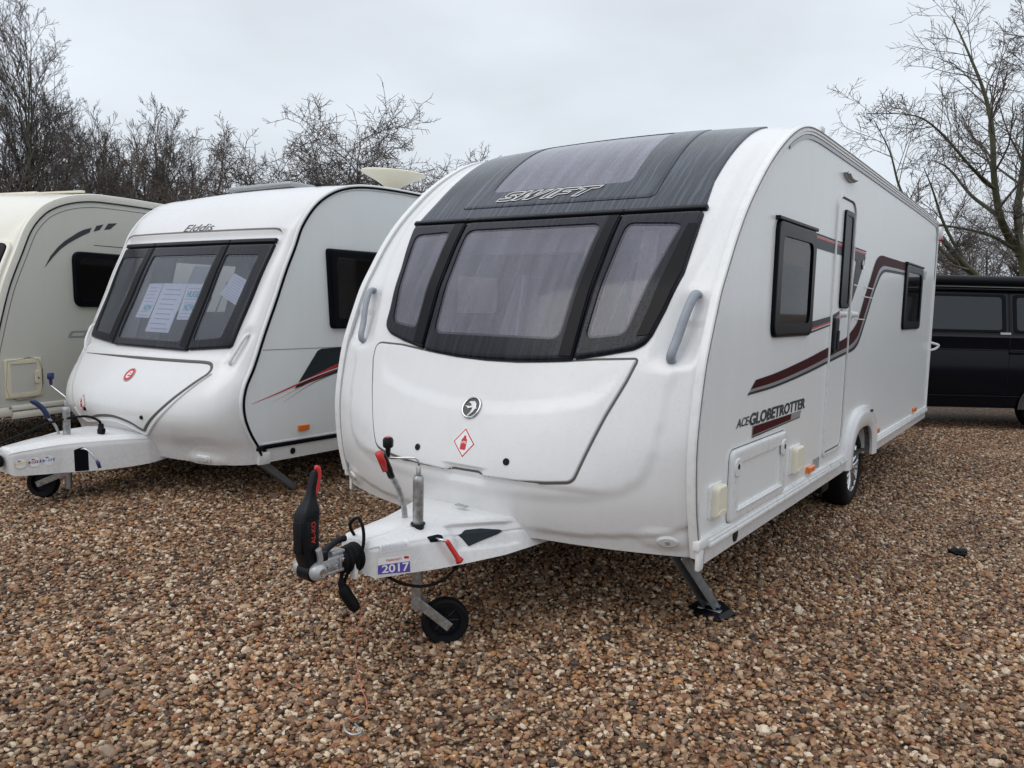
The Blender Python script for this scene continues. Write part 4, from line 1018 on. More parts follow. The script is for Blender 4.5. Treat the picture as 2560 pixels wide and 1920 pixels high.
for s_ in (-1, 1):
    bm = nb(); lathe(bm, [(.014, .0765), (.014, .0785), (.010, .0785), (.009, .0755), (.001, .0755)], 'X', c=(0, -1.215, .460), n=18)
    if s_ < 0: bm.transform(Matrix.Scale(-1, 4, (1, 0, 0)))
    link('hex_bolt', fixn(bm), M['steel'], fp, angle=40)
bm = nb()
lathe(bm, [(.001, -.034), (.040, -.034), (.041, .034), (.001, .034)], 'X', c=(0, -1.215, .455), n=36)
# body of the handle: rounded sections rising and leaning forward
secs = [(-1.213, .468, .034, .034), (-1.218, .50, .040, .040), (-1.232, .56, .036, .040), (-1.234, .64, .036, .043), (-1.228, .695, .035, .041), (-1.222, .715, .032, .035), (-1.214, .742, .022, .022), (-1.208, .765, .0175, .0165), (-1.200, .80, .0155, .015), (-1.190, .838, .0155, .015), (-1.186, .857, .012, .012)]
rings = []
for v_, z_, ra, rb in secs:
    ring = []
    for k in range(16):
        a_ = 2*PI*k/16 + PI/16; cx = math.copysign(abs(math.cos(a_))**.3, math.cos(a_)); sx = math.copysign(abs(math.sin(a_))**.3, math.sin(a_))
        ring.append(bm.verts.new((ra*cx, v_ + rb*sx, z_)))
    rings.append(ring)
for r0, r1 in zip(rings[:-1], rings[1:]):
    for k in range(16): bm.faces.new((r0[k], r0[(k+1)%16], r1[(k+1)%16], r1[k]))
bm.faces.new(rings[-1]); bm.faces.new(rings[0][::-1])
for k in range(6): box(bm, (0, -1.225 + .0012*k, .690 + .009*k), (.074 - .006*k, .086 - .009*k, .0035), bev=.001)
for s_ in (-1, 1): box(bm, (s_*.0355, -1.233, .60), (.004, .052, .13), bev=.0015)
box(bm, (0, -1.2755, .60), (.050, .004, .13), bev=.0015)
hs = link('stabiliser_handle', fixn(bm), M['black'], T1, angle=50)
bm = nb(); tube(bm, curvepts([(.006, -1.196, .765), (.006, -1.188, .79), (.006, -1.177, .835), (.004, -1.178, .865), (0, -1.188, .868)], 4), .0125, 10); link('red_back', fixn(bm), M['red'], hs)
smap = lambda a, b, off=0.: Vector((.0378 + off, -1.228 + a, .62 + b))
q_ = smap
lettering('lettering', smap, 'AL-KO', (-.045, -.011, .045, .011), M['logored'], hs, off=.0005, bold=.03, rot=PI/2)
bm = nb(); tube(bm, curvepts([(0, -1.17, .50), (0, -1.12, .525), (0, -1.07, .545), (0, -1.03, .545)], 5), [.018]*4+[.014]*12, 10); box(bm, (0, -1.165, .50), (.06, .05, .05), bev=.01); link('coupling_handle', fixn(bm), M['black'], T1, angle=40)
# cables
def cable(name, P, r, m, parent, n=8):
    bm = nb(); tube(bm, curvepts(P, n), r, 8); return link(name, fixn(bm), M[m], parent)
cable('power_cable', [(-.03, -.90, .49), (-.02, -.96, .54), (.00, -1.0, .60), (.035, -.99, .63), (.060, -.985, .59), (.068, -.99, .52), (.055, -1.0, .465), (.03, -1.01, .43), (.0, -1.03, .36), (.01, -1.02, .30)], .007, 'rubber', T1)
bm = nb(); tube(bm, curvepts([(.0, -1.045, .405), (-.005, -1.045, .37), (.0, -1.04, .335), (.012, -1.03, .30), (.04, -1.0, .235)], 5), [.008]*5+[.010,.013,.017,.018,.016,.020,.024,.026,.027,.027,.026,.026,.026,.026,.024,.018][:16], 10); pg = link('plug_bag', fixn(bm), M['rubber'], T1, angle=60)
bm = nb(); box(bm, (.03, -1.005, .405), (.03, .02, .07), bev=.003); link('drop_bracket', bm, M['trim'], T1)
cable('brake_cable', [(.05, -.88, .37), (.10, -.80, .31), (.16, -.72, .285), (.20, -.62, .30), (.24, -.55, .37)], .007, 'rubber', T1)
def gz(x, y):
    return .09 * sm(-3.7, -5.2, x) * (1 - sm(11, 16, y)) if False else .09 * (1 - sm(-5.2, -3.7, x)) * (1 - sm(11, 16, y))
BCP = [(.075,-.975,.37), (.065,-1.0,.22), (.05,-1.005,.10), (.055,-1.02,.035), (.159,-1.098,.026), (.25,-1.17,.024), (.353,-1.239,.026), (.405,-1.30,.026), (.394,-1.366,.024)]
bc = cable('breakaway_cable', BCP, .0024, 'cord', T1, 8)
bm = nb(); tube(bm, curvepts([(.394,-1.366,.026),(.405,-1.395,.030),(.44,-1.425,.030),(.478,-1.425,.028),(.49,-1.40,.028),(.465,-1.385,.030),(.43,-1.37,.028)], 5), .0042, 8); link('spring_clip', fixn(bm), M['galv'], bc)
# ------------------------------------------------------------------ second caravan
TH2 = R(1.2); XC2 = -5.7; V02 = 3.40
def loc2(th, xc, v0): return (math.cos(th)*xc - math.sin(th)*v0, math.sin(th)*xc + math.cos(th)*v0, 0)
T2 = empty('touring_caravan', loc2(TH2, XC2, V02), TH2)
tag(T2, 'middle white caravan with advert sheets in its three-part front window and black rail trim', 'caravan', 'touring caravans parked in a row')
def disp2(u, t):
    a = abs(u); d = 0.
    # recessed surround of the window group
    if .78 < t < 1.95:
        ex = np.interp(t, [.80, 1.83], [.975, 1.035]); k = (1 - sm(ex, ex+.03, a)) * sm(.80, .84, t) * (1 - sm(1.80, 1.835, t)); d -= .018 * k
    # hatch surround fold
    if t < .80:
        lx = np.interp(t, [.15, .32, .5, .7, .8], [.68, .655, .775, .92, .94])
        if u < 0: d -= .012 * sm(lx - .012, lx + .02, -u)
    # handle recess
    cx = np.interp(t, [.8, 1.0], [1.0, 1.045]); k = (1 - sm(.015, .06, abs(a - cx))) * sm(.70, .80, t) * (1 - sm(.98, 1.06, t)); d -= .022 * k
    # curved ribs by the lamp
    if .5 < a < 1.05 and t < .25:
        for rr_ in (.26, .31):
            q = math.hypot((a - .93) * 1.0, (t - .02) * 1.25 + .08) ; d -= .006 * (1 - sm(.0, .012, abs(q - rr_))) * (1 if a < .98 else 0)
    q = ((a - .84)/.16)**2 + ((t - .03)/.05)**2
    if q < 1: d += .015*(1-q)**.5
    return d
sh2 = Shell([(.09,.36),(.055,.47),(-.005,.57),(-.055,.69),(-.07,.81),(-.045,.93),(.02,1.06),(.12,1.31),(.215,1.53),(.305,1.75),(.385,1.92),(.46,2.09),(.60,2.26),(.78,2.375),(1.0,2.44),(1.3,2.468),(1.8,2.475),(5.6,2.46),(5.75,2.42),(5.82,2.3),(5.85,.40)],
    [(.36,.30),(.42,.305),(.5,.31),(.66,.31),(.8,.25),(.94,.18),(1.15,.13),(1.3,.125),(1.96,.09),(2.2,.06),(2.4,.02),(2.6,0)], 1.14, lambda a: .45*(1-a**2.2) + .55*(1-a**12), crown=.03, disp=disp2)
def f2(u, t, off=0.): return sh2.P(u, t, off)
def s2(v, z, off=0.): return Vector((1.14 + off, v, z))
pL2 = rounded([(-.965,1.625),(-.585,1.625),(-.60,.925),(-.885,.95)], .03)
pC2 = rounded([(-.45,1.63),(.415,1.63),(.40,.905),(-.45,.905)], .03)
pR2 = rounded([(.53,1.625),(.90,1.62),(.84,.955),(.545,.925)], .03)
holes2 = [inset(ccw(P), -.012) for P in (pL2, pC2, pR2)]
sh2.build('front_panel', M['gel'], T2, holes2, 2.9, .022, .02)
w2h = [(.78,1.86),(1.9,1.86),(1.9,1.40),(.80,1.40)]
sidewall('side_wall', sh2, 1, M['alu'], T2, [[(.78,1.86),(1.9,1.86),(1.9,1.40),(.78,1.40)]], zb=.48); sidewall('side_wall', sh2, -1, M['alu'], T2, [[(.78,1.86),(1.9,1.86),(1.9,1.40),(.78,1.40)]], zb=.48)
bm = nb(); box(bm, (0, 3.0, .42), (2.2, 5.5, .02)); link('floor', bm, M['darkin'], T2, False)
for sg in (1, -1):
    sweep_edge('awning_rail', sh2, sg, [(-.012,.004),(.006,.006),(.012,.0),(.012,-.010),(.012,-.034),(.006,-.040),(-.01,-.040)], M['trim'], T2, .02, sh2.ss[-1]-.02)
    sweep_edge('rail_insert', sh2, sg, [(.008,-.009),(.0175,-.010),(.0175,-.027),(.008,-.028)], M['gloss'], T2, .06, sh2.ss[-1]-.05)
oC2 = rounded([(-.495,1.715),(.503,1.715),(.512,.850),(.49,.847),(-.475,.847),(-.497,.85)], [.01,.01,.01,0,0,.01])
oL2 = rounded([(-.505,1.715),(-.507,.852),(-.955,.892),(-1.0,1.715)], [.01,.01,.03,.02])
oR2 = rounded([(.513,1.715),(1.0,1.715),(.955,.892),(.522,.854)], [.01,.02,.03,.01])
fw2 = [front_window(o, p, f2, T2, M['paneclear'], t=.024, pt=.016) for o, p in ((oC2, pC2), (oL2, pL2), (oR2, pR2))]
for a, b in ((-1.0,-.508),(-.500,.506),(.514,1.0)): patch('gasket', f2, [(a,1.720),(b,1.720),(b,1.755),(a,1.755)], M['black'], T2, t=.028, bev=.008)
patch('window_pillar', f2, [(-.585,1.70),(-.512,1.70),(-.512,.87),(-.60,.885)], M['pillar'], T2, t=.003, base=.0235, bev=.002)
patch('window_pillar', f2, [(.435,1.70),(.498,1.70),(.506,.865),(.415,.875)], M['pillar'], T2, t=.003, base=.0235, bev=.002)
# dark joint lines of the front hatch
def surf_line(name, mp, P, w_, m, parent, off=.003, n=8, ends=True):
    Q = spline(P, n); bm = nb(); pr = None; k = len(Q)
    for i, q in enumerate(Q):
        a = Q[max(i-1,0)]; b = Q[min(i+1,k-1)]; t_ = (b-a)/(np.linalg.norm(b-a)+1e-9); nn = np.array([-t_[1], t_[0]])
        f = min(1, min(i, k-1-i)/(k*.12) + .15) if ends else 1; ww = w_*.5*f
        r_ = [bm.verts.new(mp(*(q - nn*ww), off*.2)), bm.verts.new(mp(*(q - nn*ww*.4), off)), bm.verts.new(mp(*(q + nn*ww*.4), off)), bm.verts.new(mp(*(q + nn*ww), off*.2))]
        if pr:
            for j in range(3): bm.faces.new((pr[j], pr[j+1], r_[j+1], r_[j]))
        pr = r_
    return link(name, fixn(bm), M[m], parent)
hl = [(-.86,.752),(-.4,.757),(.2,.762),(.60,.768),(.79,.770),(.845,.758),(.868,.725),(.862,.69),(.83,.655),(.60,.44),(.36,.245),(.335,.226),(.31,.228),(.20,.275),(.0,.305),(-.2,.292),(-.38,.258),(-.47,.237)]
surf_line('hatch_seal', f2, hl, .024, 'seal', T2, .004)
surf_line('hatch_lip', f2, [(.90,.69),(.62,.41),(.36,.20),(.32,.19),(.2,.232),(0,.262),(-.2,.25),(-.40,.212),(-.50,.20),(-.60,.24),(-.64,.32)], .03, 'gel', T2, .010)
surf_line('brow_line', f2, [(-1.16,1.72),(-1.09,1.80),(-1.02,1.838),(-.9,1.843),(0,1.842),(.9,1.838),(.985,1.83),(1.02,1.80)], .014, 'seam', T2, .002)
lettering('brand_lettering', f2, 'Elddis', (-.185, 1.845, .205, 1.915), M['letter'], T2, off=.003, shear=.2, bold=.0)
hB = patch('badge', f2, ell(.018, .622, .060, .052, 36), M['silver'], T2, t=.005, base=.0, bev=.003, rim=.01, step=.04)
flat('field', f2, ell(.018, .622, .056, .046, 36), M['redvinyl'], hB, off=.0056, step=.04)
lettering('lettering', f2, 'e', (-.010, .594, .046, .650), M['white'], hB, off=.0066, shear=.3, bold=.012)
lpg(f2, -.50, .362, .070, .003, T2, sk=.30)
for uu, tt in ((-.446,.322),(.363,.336)):
    bm = nb(); p = f2(uu, tt, 0); n_ = (f2(uu, tt, .1) - p).normalized(); q = n_.to_track_quat('Z', 'Y').to_matrix().to_4x4()
    lathe(bm, [(.016, -.004), (.015, .008), (.009, .012), (.001, .012)], 'Z', n=20); bm.transform(Matrix.Translation(p) @ q); link('hatch_lock', fixn(bm), M['black'], T2, angle=40)
for sg in (1, -1):
    bm = nb(); P_ = [f2(sg*(.995+.055*k), .775+.225*k, o) for k, o in ((0,-.02),(.02,.012),(.10,.026),(.35,.030),(.65,.030),(.92,.022),(1.0,.0),(1.0,-.02))]
    tube(bm, curvepts(P_, 5), .013, 10); link('grab_handle', fixn(bm), M['trim'], T2)
    L = patch('marker_lamp', f2, rounded([(sg*.76,.022),(sg*.90,.018),(sg*.90,.068),(sg*.78,.072)], .02), M['gel'], T2, t=.008, bev=.004, rim=.01)
    patch('lens', f2, ell(sg*.835, .044, .05, .020, 24), M['lens'], L, t=.005, base=.008, bev=.003, rim=.01)
    bm = nb(); box(bm, (sg*1.14, .12, .40), (.03, .10, .09), bev=.008); link('corner_bracket', bm, M['trim'], T2, angle=40)
    bm = nb(); box(bm, (sg*1.142, 2.9, .478), (.03, 5.6, .030), bev=.012); link('rub_rail', bm, M['gloss'], T2, angle=40)
    bm = nb(); box(bm, (sg*1.147, .075, .478), (.045, .05, .04), bev=.012); link('rail_end', bm, M['black'], T2, angle=40)
    bm = nb(); box(bm, (sg*1.138, 2.9, .502), (.02, 5.6, .014), bev=.004); box(bm, (sg*1.136, 2.95, .415), (.016, 5.6, .098)); link('skirt', bm, M['gel'], T2, False)
    wheel(T2, (sg*.99, 3.1, .40 if sg > 0 else .40), name='wheel')
for z_ in (.40,): 
    bm = nb(); lathe(bm, [(.024,0),(.024,.003),(.001,.003)], 'X', c=(1.1445,.378,.418), n=24); link('towing_eye_hole', fixn(bm), M['black'], T2, angle=40)
W2 = ringpatch('side_window', s2, rounded([(.70,1.932),(2.0,1.945),(2.0,1.32),(.745,1.32)], [.03,.03,.03,.04]), rounded([(.79,1.87),(1.9,1.87),(1.9,1.40),(.81,1.40)], .03), M['gloss'], T2, t=.032, bev=.014, k=3)
flat('pane', s2, [(.775,1.885),(1.915,1.885),(1.915,1.385),(.79,1.385)], M['panedark'], W2, off=.020, step=.2)
frompy('panel_joint', [s2(a, z, .002) for a, z in [(.12,1.178),(5.7,1.183),(5.7,1.179),(.12,1.174)]], [(0,1,2,3)], M['seam'], T2, False)
g2 = frompy('side_graphic', [s2(a, z, .003) for a, z in [(.62,1.155),(.66,1.17),(.95,1.178),(1.4,1.18),(1.3,1.03),(.86,.992),(.40,.880)]], [tuple(range(7))], M['dgrey'], T2, False)
tag(g2, 'dark wedge graphic crossed by thin crimson flashes')
def swish(P, w0, w1, m, off):
    Q = spline(P, 8); V = []; F = []; k = len(Q)
    for i, q in enumerate(Q):
        f = i/(k-1); t_ = Q[min(i+1,k-1)] - Q[max(i-1,0)]; t_ /= np.linalg.norm(t_); nn = np.array([-t_[1], t_[0]]); ww = (w0 + (w1-w0)*f)/2
        V += [s2(*(q-nn*ww), off), s2(*(q+nn*ww), off)]
    for i in range(k-1): F.append((2*i, 2*i+1, 2*i+3, 2*i+2))
    return frompy('flash', V, F, M[m], g2, False)
swish([(.02,.80),(.25,.86),(.5,.935),(.86,1.045),(1.3,1.12)], .002, .026, 'redvinyl', .004)
swish([(.06,.815),(.30,.885),(.55,.95),(.9,1.03),(1.3,1.095)], .001, .010, 'white', .0046)
swish([(.20,.80),(.40,.87),(.60,.94),(.95,1.04),(1.3,1.15)], .001, .008, 'redvinyl', .005)
swish([(.30,.79),(.45,.86),(.62,.925),(.9,1.0)], .001, .006, 'mgrey', .0035)
for v0 in (.43, 2.2): patch('side_marker', s2, rounded([(v0,.560),(v0+.10,.560),(v0+.10,.603),(v0,.603)], .006), M['orange'], T2, t=.018, bev=.004)
bm = nb()
a = Vector((1.02, .12, .40)); b = Vector((1.0, .50, .10)); d_ = b - a; rot = d_.to_track_quat('Z', 'X').to_matrix(); box(bm, (a+b)/2, (.05, .05, d_.length), rot, bev=.003); link('corner_steady', bm, M['legpaint'], T2)
# roof dish and rooflight
def dish(T, c, r, tilt, m, name='roof_dish'):
    bm = nb(); pr = [(.001, -.10), (r*.14, -.10), (r*.20, -.062), (r*.36, -.028), (r*.56, .004), (r*.78, .034), (r*.94, .056)] + [(r, .066), (r*1.01, .080), (r*.985, .088), (r*.9, .084), (r*.5, .080), (.001, .078)]
    lathe(bm, pr, 'Z', n=40); bm.transform(Matrix.Translation(Vector(c) + Vector((0, 0, .14))) @ Matrix.Rotation(tilt, 4, 'Y'))
    tube(bm, [Vector(c) + Vector((.02, 0, .0)), Vector(c) + Vector((.04, 0, .10)), Vector(c) + Vector((.02, 0, .14))], [.03, .022, .04], 12)
    o = link(name, fixn(bm), m, T, angle=40)
    bm = nb(); tube(bm, [c, Vector(c) + Vector((0, 0, .05))], .035, 12); link('mast_base', fixn(bm), M['black'], o, angle=40)
    return o
dish(T2, (.56, 2.05, 2.515), .30, R(4), M['ivory'])
bm = nb(); box(bm, (-.10, 1.35, 2.515), (.85, .62, .05), bev=.02); link('rooflight', bm, M['silver'], T2, angle=40)
bm = nb(); box(bm, (.72, 1.0, 2.475), (.05, .05, .03), bev=.01); link('roof_clip', bm, M['black'], T2, angle=40)
# interior
bm = nb(); box(bm, (0, 1.9, 1.3), (2.2, .03, 1.8)); link('interior_bulkhead', bm, M['fabric'], T2, False)
for s_ in (-1, 1):
    bm = nb(); box(bm, (s_*.8, .95, .8), (.6, 1.4, .5), bev=.06); link('bench_seat', bm, M['fabric'], T2, angle=40)
bm = nb(); box(bm, (0, .50, 1.02), (1.9, .35, .10), bev=.03); link('front_shelf', bm, M['fabric'], T2, angle=40)
for a_, b_, v_ in ((-.98, -.80, .30), (-.60, -.38, .26), (.40, .66, .26), (.84, .98, .34)):
    bm = nb(); curtain(bm, a_, b_, v_, 1.17, 1.9, taper=.3 if abs(a_) < .7 else 0); link('curtain', bm, M['fabric'], T2)
for u in (-.72, .60):
    bm = nb(); tube(bm, [f2(u, 1.15, -.03), f2(u, 1.42, -.03)], .005, 5); link('window_stay', bm, M['silver'], T2)
# advert sheets taped inside the glass: things of their own
def w2(u, t, off=0.):
    p = f2(u, t, -.006 + off); c_, s_ = math.cos(TH2), math.sin(TH2); L = T2.location
    return Vector((L.x + c_*p.x - s_*p.y, L.y + s_*p.x + c_*p.y, p.z))
def sheet(P, label, m='paper', big=(), lines=True, seed=1):
    o = frompy('paper_sheet', [w2(u, t) for u, t in P], [tuple(range(len(P)))], M[m], None, False) if False else flat('paper_sheet', w2, P, M[m], None, off=0, step=.06)
    tag(o, label, 'paper sheet', 'advert sheets inside the middle caravan window')
    P = [np.array(p) for p in P]
    def qm(a, b, off=0.): q = (P[3]*(1-a) + P[2]*a)*(1-b) + (P[0]*(1-a) + P[1]*a)*b; return w2(q[0], q[1], off)
    rg = random.Random(seed)
    if lines:
        bm = nb()
        for i in range(9):
            y = .06 + i*.1; 
            if any(b_[1] - .04 < y < b_[3] + .02 for _, b_ in big): continue
            a0 = .1 + rg.random()*.1; a1 = .75 + rg.random()*.15; bm.faces.new([bm.verts.new(qm(x, yy, .0012)) for x, yy in ((a0,y),(a1,y),(a1,y+.022),(a0,y+.022))])
        link('print', bm, M['ink'], o, False)
    for s_, b_ in big: lettering('lettering', qm, s_, b_, M['teal'], o, off=.0014, bold=.03)
    return o
sheet([(-.374,1.391),(-.173,1.394),(-.173,1.095),(-.374,1.095)], 'advert sheet headed NOW at the left of the row in the middle caravan window', big=[('NOW', (.32,.20,.88,.38))], seed=1)
sheet([(-.168,1.396),(.160,1.390),(.172,.980),(-.150,.980)], 'largest portrait advert sheet hanging lowest in the middle caravan window', seed=2)
sheet([(.165,1.390),(.402,1.388),(.398,1.097),(.205,1.092)], 'advert sheet with HUGE and NOW in teal letters', big=[('HUGE', (.15,.62,.80,.80)), ('NOW', (.22,.24,.85,.44))], seed=3)
sheet([(.150,1.546),(.396,1.540),(.400,1.392),(.150,1.396)], 'grey sheet behind the glass above the sheet with HUGE on it', 'greypaper', lines=False)
sheet([(.682,1.480),(.868,1.415),(.832,1.222),(.600,1.310)], 'tilted single sheet alone in the narrow right-hand window pane', seed=5)
# drawbar
CV2 = cover('drawbar_cover', [(-1.10,.08,.335,.08,.46,.05,.485),(-1.08,.105,.32,.105,.475,.075,.50),(-.90,.155,.312,.150,.495,.10,.525),(-.80,.170,.308,.165,.50,.115,.535),(-.70,.215,.305,.205,.505,.15,.545),(-.55,.28,.305,.27,.508,.21,.55),(-.40,.325,.31,.315,.505,.26,.545),(-.28,.36,.32,.345,.50,.30,.53),(-.15,.37,.34,.36,.49,.32,.52)], M['gel'], T2)
def c2map(v, h, off=0.):
    tab = [(-1.11,.105,.32,.105,.475),(-.90,.155,.312,.150,.495),(-.80,.170,.308,.165,.50),(-.70,.215,.305,.205,.505),(-.55,.28,.305,.27,.508),(-.40,.345,.31,.335,.505)]
    vs_ = [q[0] for q in tab]; g = lambda k, v=v: np.interp(v, vs_, [q[k] for q in tab])
    p = Vector((g(1), v, g(2))).lerp(Vector((g(3), v, g(4))), h); du = (g(1, v+.01) - g(1, v-.01))/.02
    return p + Vector((1, -du, 0)).normalized() * off
for i, (vc, mm, tx) in enumerate(((-1.045, 'yellow', '2020'), (-.965, 'plum', '2019'), (-.885, 'bluev', '2022'))):
    rv, rh = .036, .21; ch = .52 - .0*i
    sk_ = flat('year_sticker', c2map, ell(vc, ch, rv, rh, 28), M['ink'], CV2, off=.0009, step=.05); flat('disc', c2map, ell(vc, ch, rv*.95, rh*.95, 28), M['white'], sk_, off=.0013, step=.05)
    flat('band', c2map, [(vc-rv,ch-.06),(vc+rv,ch-.05),(vc+rv,ch+.06),(vc-rv,ch+.05)], M[mm], sk_, off=.0018, step=.1)
    lettering('lettering', c2map, tx, (vc-rv*.8, ch-.05, vc+rv*.8, ch+.05), M['white'], sk_, off=.0024, bold=.03)
    flat('flag', c2map, [(vc-.018,ch+.08),(vc,ch+.08),(vc,ch+.13),(vc-.018,ch+.13)], M['redvinyl'], sk_, off=.0018, step=.1)
patch('lever_slot', c2map, rounded([(-.735,.02),(-.735,.78),(-.69,.86),(-.655,.78),(-.655,.02)], .02), M['gloss'], CV2, t=.001, bev=.0005, step=.05)
bm = nb(); tube(bm, curvepts([(.19,-.70,.46),(.25,-.68,.465),(.29,-.66,.43),(.315,-.64,.385)], 5), .006, 8); l2_ = link('release_lever', fixn(bm), M['steel'], T2)
bm = nb(); tube(bm, [(.312,-.643,.39),(.32,-.635,.37),(.33,-.63,.335)], [.008,.013,.011], 10); link('grip', fixn(bm), M['blue'], l2_)
jockey(T2, .03, -.70, .745, .28, -.12, -.80, .110, 'blue', (-.13, -.035, .065), big=0, wz=.20, ang=0)
bm = nb(); tube(bm, curvepts([(-.02,-.72,.50),(-.04,-.74,.60),(-.06,-.78,.665)], 6), .012, 8, flat_=.7); hb2 = link('handbrake', fixn(bm), M['galv'], T2)
bm = nb(); tube(bm, curvepts([(-.06,-.775,.66),(-.07,-.80,.72),(-.085,-.835,.765),(-.10,-.875,.795)], 5), [.013]+[.018]*13+[.014,.012], 10); link('grip', fixn(bm), M['blue'], hb2)
cable('power_cable', [(-.10,-1.2,.47),(-.12,-1.05,.52),(-.10,-.90,.575),(-.05,-.80,.625),(.05,-.70,.665),(.12,-.60,.675),(.165,-.54,.64),(.17,-.53,.60)], .009, 'rubber', T2)
bm = nb(); tube(bm, [(.17,-.53,.62),(.17,-.53,.59),(.17,-.53,.58),(.17,-.53,.545)], [.018,.020,.026,.025], 14); box(bm, (.195,-.53,.575), (.02,.03,.03), bev=.004); link('plug', fixn(bm), M['black'], T2, angle=40)
bm = nb(); pr = [(.02,-1.32)]
for k in range(7):
    v_ = -1.31 + k*.027; r_ = .040; pr += [(r_, v_), (r_+.010, v_+.008), (r_+.010, v_+.014), (r_-.001, v_+.022)]
pr += [(.04,-1.115),(.02,-1.11)]
lathe(bm, pr, 'Y', c=(0, 0, .415), n=30); link('gaiter', fixn(bm), M['rubber'], T2)
bm = nb(); box(bm, (0,-1.42,.42), (.06,.22,.06), bev=.01); lathe(bm, [(.001,-.04),(.036,-.04),(.036,.04),(.001,.04)], 'X', c=(0,-1.5,.42), n=24); link('coupling_head', fixn(bm), M['cast'], T2, angle=40)
bm = nb()
for x in (-.45, .45): box(bm, (x, 2.9, .36), (.05, 5.0, .10)); tube(bm, [(x*.55, .3, .36), (x*.15, -1.0, .38)], .025, 6)
tube(bm, [(-1, 3.1, .40), (1, 3.1, .40)], .04, 8); link('chassis', fixn(bm), M['darkin'], T2)

# ------------------------------------------------------------------ third caravan (cream)
TH3 = R(14); HW3 = 1.12
T3 = empty('touring_caravan', loc2(TH3, -6.5 - HW3, 4.5), TH3)
tag(T3, 'cream caravan at the left with dark arched flashes on its side', 'caravan', 'touring caravans parked in a row')
sh3 = Shell([(-.09,.40),(-.14,.52),(-.155,.68),(-.14,.85),(-.10,1.02),(-.04,1.25),(.03,1.50),(.085,1.66),(.19,1.90),(.30,2.135),(.44,2.295),(.58,2.38),(.75,2.44),(.95,2.478),(1.17,2.49),(1.6,2.495),(5.6,2.48),(5.75,2.44),(5.8,2.3),(5.82,.42)],
    [(.4,.16),(.6,.20),(1.0,.16),(1.5,.12),(2.0,.06),(2.3,.02),(2.6,0)], HW3, lambda a: .5*(1-a**2.2) + .5*(1-a**10), crown=.03)
def f3(u, t, off=0.): return sh3.P(u, t, off)
def s3(v, z, off=0.): return Vector((HW3 + off, v, z))
pW3 = rounded([(-.95,1.55),(.95,1.55),(.95,1.0),(-.95,1.0)], .06)
sh3.build('front_panel', M['creamgel'], T3, [inset(ccw(pW3), -.012)], 2.9, .03, .03)
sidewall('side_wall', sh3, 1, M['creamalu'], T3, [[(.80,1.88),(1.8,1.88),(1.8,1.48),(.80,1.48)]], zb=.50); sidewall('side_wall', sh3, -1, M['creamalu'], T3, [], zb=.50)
bm = nb(); box(bm, (0, 3.0, .44), (2.2, 5.6, .02)); link('floor', bm, M['darkin'], T3, False)
sweep_edge('awning_rail', sh3, 1, [(-.03,.006),(.0,.010),(.016,.004),(.018,-.02),(.010,-.055),(.004,-.060),(-.01,-.060)], M['creamgel'], T3, .02, sh3.ss[-1]-.02)
sweep_edge('rail_seam', sh3, 1, [(.0,-.058),(.0115,-.060),(.0115,-.070),(.0,-.070)], M['dgrey'], T3, .05, sh3.ss[-1]-.05)
sweep_edge('trim_line', sh3, 1, [(.0,-.112),(.0025,-.112),(.0025,-.118),(.0,-.118)], M['seam'], T3, .1, sh3.ss[-1]-.2)
F3 = ringpatch('front_window', f3, rounded([(-1.055,1.625),(1.055,1.625),(1.065,.93),(-1.065,.93)], .07), pW3, M['gloss'], T3, t=.022, bev=.012); flat('pane', f3, inset(ccw(pW3), -.004), M['pane'], F3, off=.012, step=.08)
ringpatch('window_surround', f3, rounded([(-1.085,1.66),(1.085,1.66),(1.095,.90),(-1.095,.90)], .09), rounded([(-1.058,1.63),(1.058,1.63),(1.068,.925),(-1.068,.925)], .07), M['creamgel'], T3, t=.02, bev=.01)
W3 = ringpatch('side_window', s3, rounded([(.735,1.94),(1.85,1.945),(1.85,1.422),(.745,1.422)], .09), rounded([(.80,1.885),(1.79,1.885),(1.79,1.48),(.805,1.48)], .05), M['gloss'], T3, t=.03, bev=.014); flat('pane', s3, [(.79,1.89),(1.80,1.89),(1.80,1.47),(.79,1.47)], M['panedark'], W3, off=.018, step=.3)
for k, P in enumerate(([(.461,1.769),(.52,1.875),(.597,1.962),(.67,2.025),(.748,2.075),(.81,2.115),(.872,2.146),(.96,2.174),(.934,2.125),(.86,2.090),(.777,2.045),(.70,2.000),(.625,1.945),(.54,1.862)], [(1.012,2.196),(1.093,2.218),(1.046,2.161),(.978,2.138)], [(1.146,2.232),(1.25,2.246),(1.164,2.178),(1.095,2.167)])):
    bm = cells(ccw(P), 5)
    for v in bm.verts: v.co = s3(v.co.x, v.co.y, .003)
    link('side_flash', bm, M['mgrey'], T3, False)
frompy('side_line', [s3(a, z, .003) for a, z in [(.974,2.013),(1.6,2.018),(1.6,2.012),(.974,2.008)]], [(0,1,2,3)], M['dgrey'], T3, False)
ringpatch('side_emblem', s3, rounded([(.665,1.135),(.70,1.200),(.90,1.202),(.865,1.135)], .03), rounded([(.705,1.153),(.73,1.183),(.86,1.184),(.835,1.153)], .012), M['silver'], T3, t=.002, bev=.0005, depth=.0015)
L3 = ringpatch('battery_locker', s3, rounded([(.045,.968),(.388,.972),(.392,.626),(.052,.622)], .02), [(.10,.925),(.34,.928),(.345,.668),(.105,.665)], M['cream'], T3, t=.016, bev=.006, depth=.008, k=2)
flat('locker_panel', s3, [(.098,.927),(.342,.930),(.347,.666),(.103,.663)], M['creamalu'], L3, off=.008, step=.3)
c3 = patch('latch', s3, rounded([(.318,.742),(.368,.742),(.370,.855),(.318,.855)], .02), M['cream'], L3, t=.008, base=.016, bev=.003); patch('keyhole', s3, ell(.350, .79, .008, .009, 12), M['black'], c3, t=.001, base=.024, bev=.0004, rim=.01)
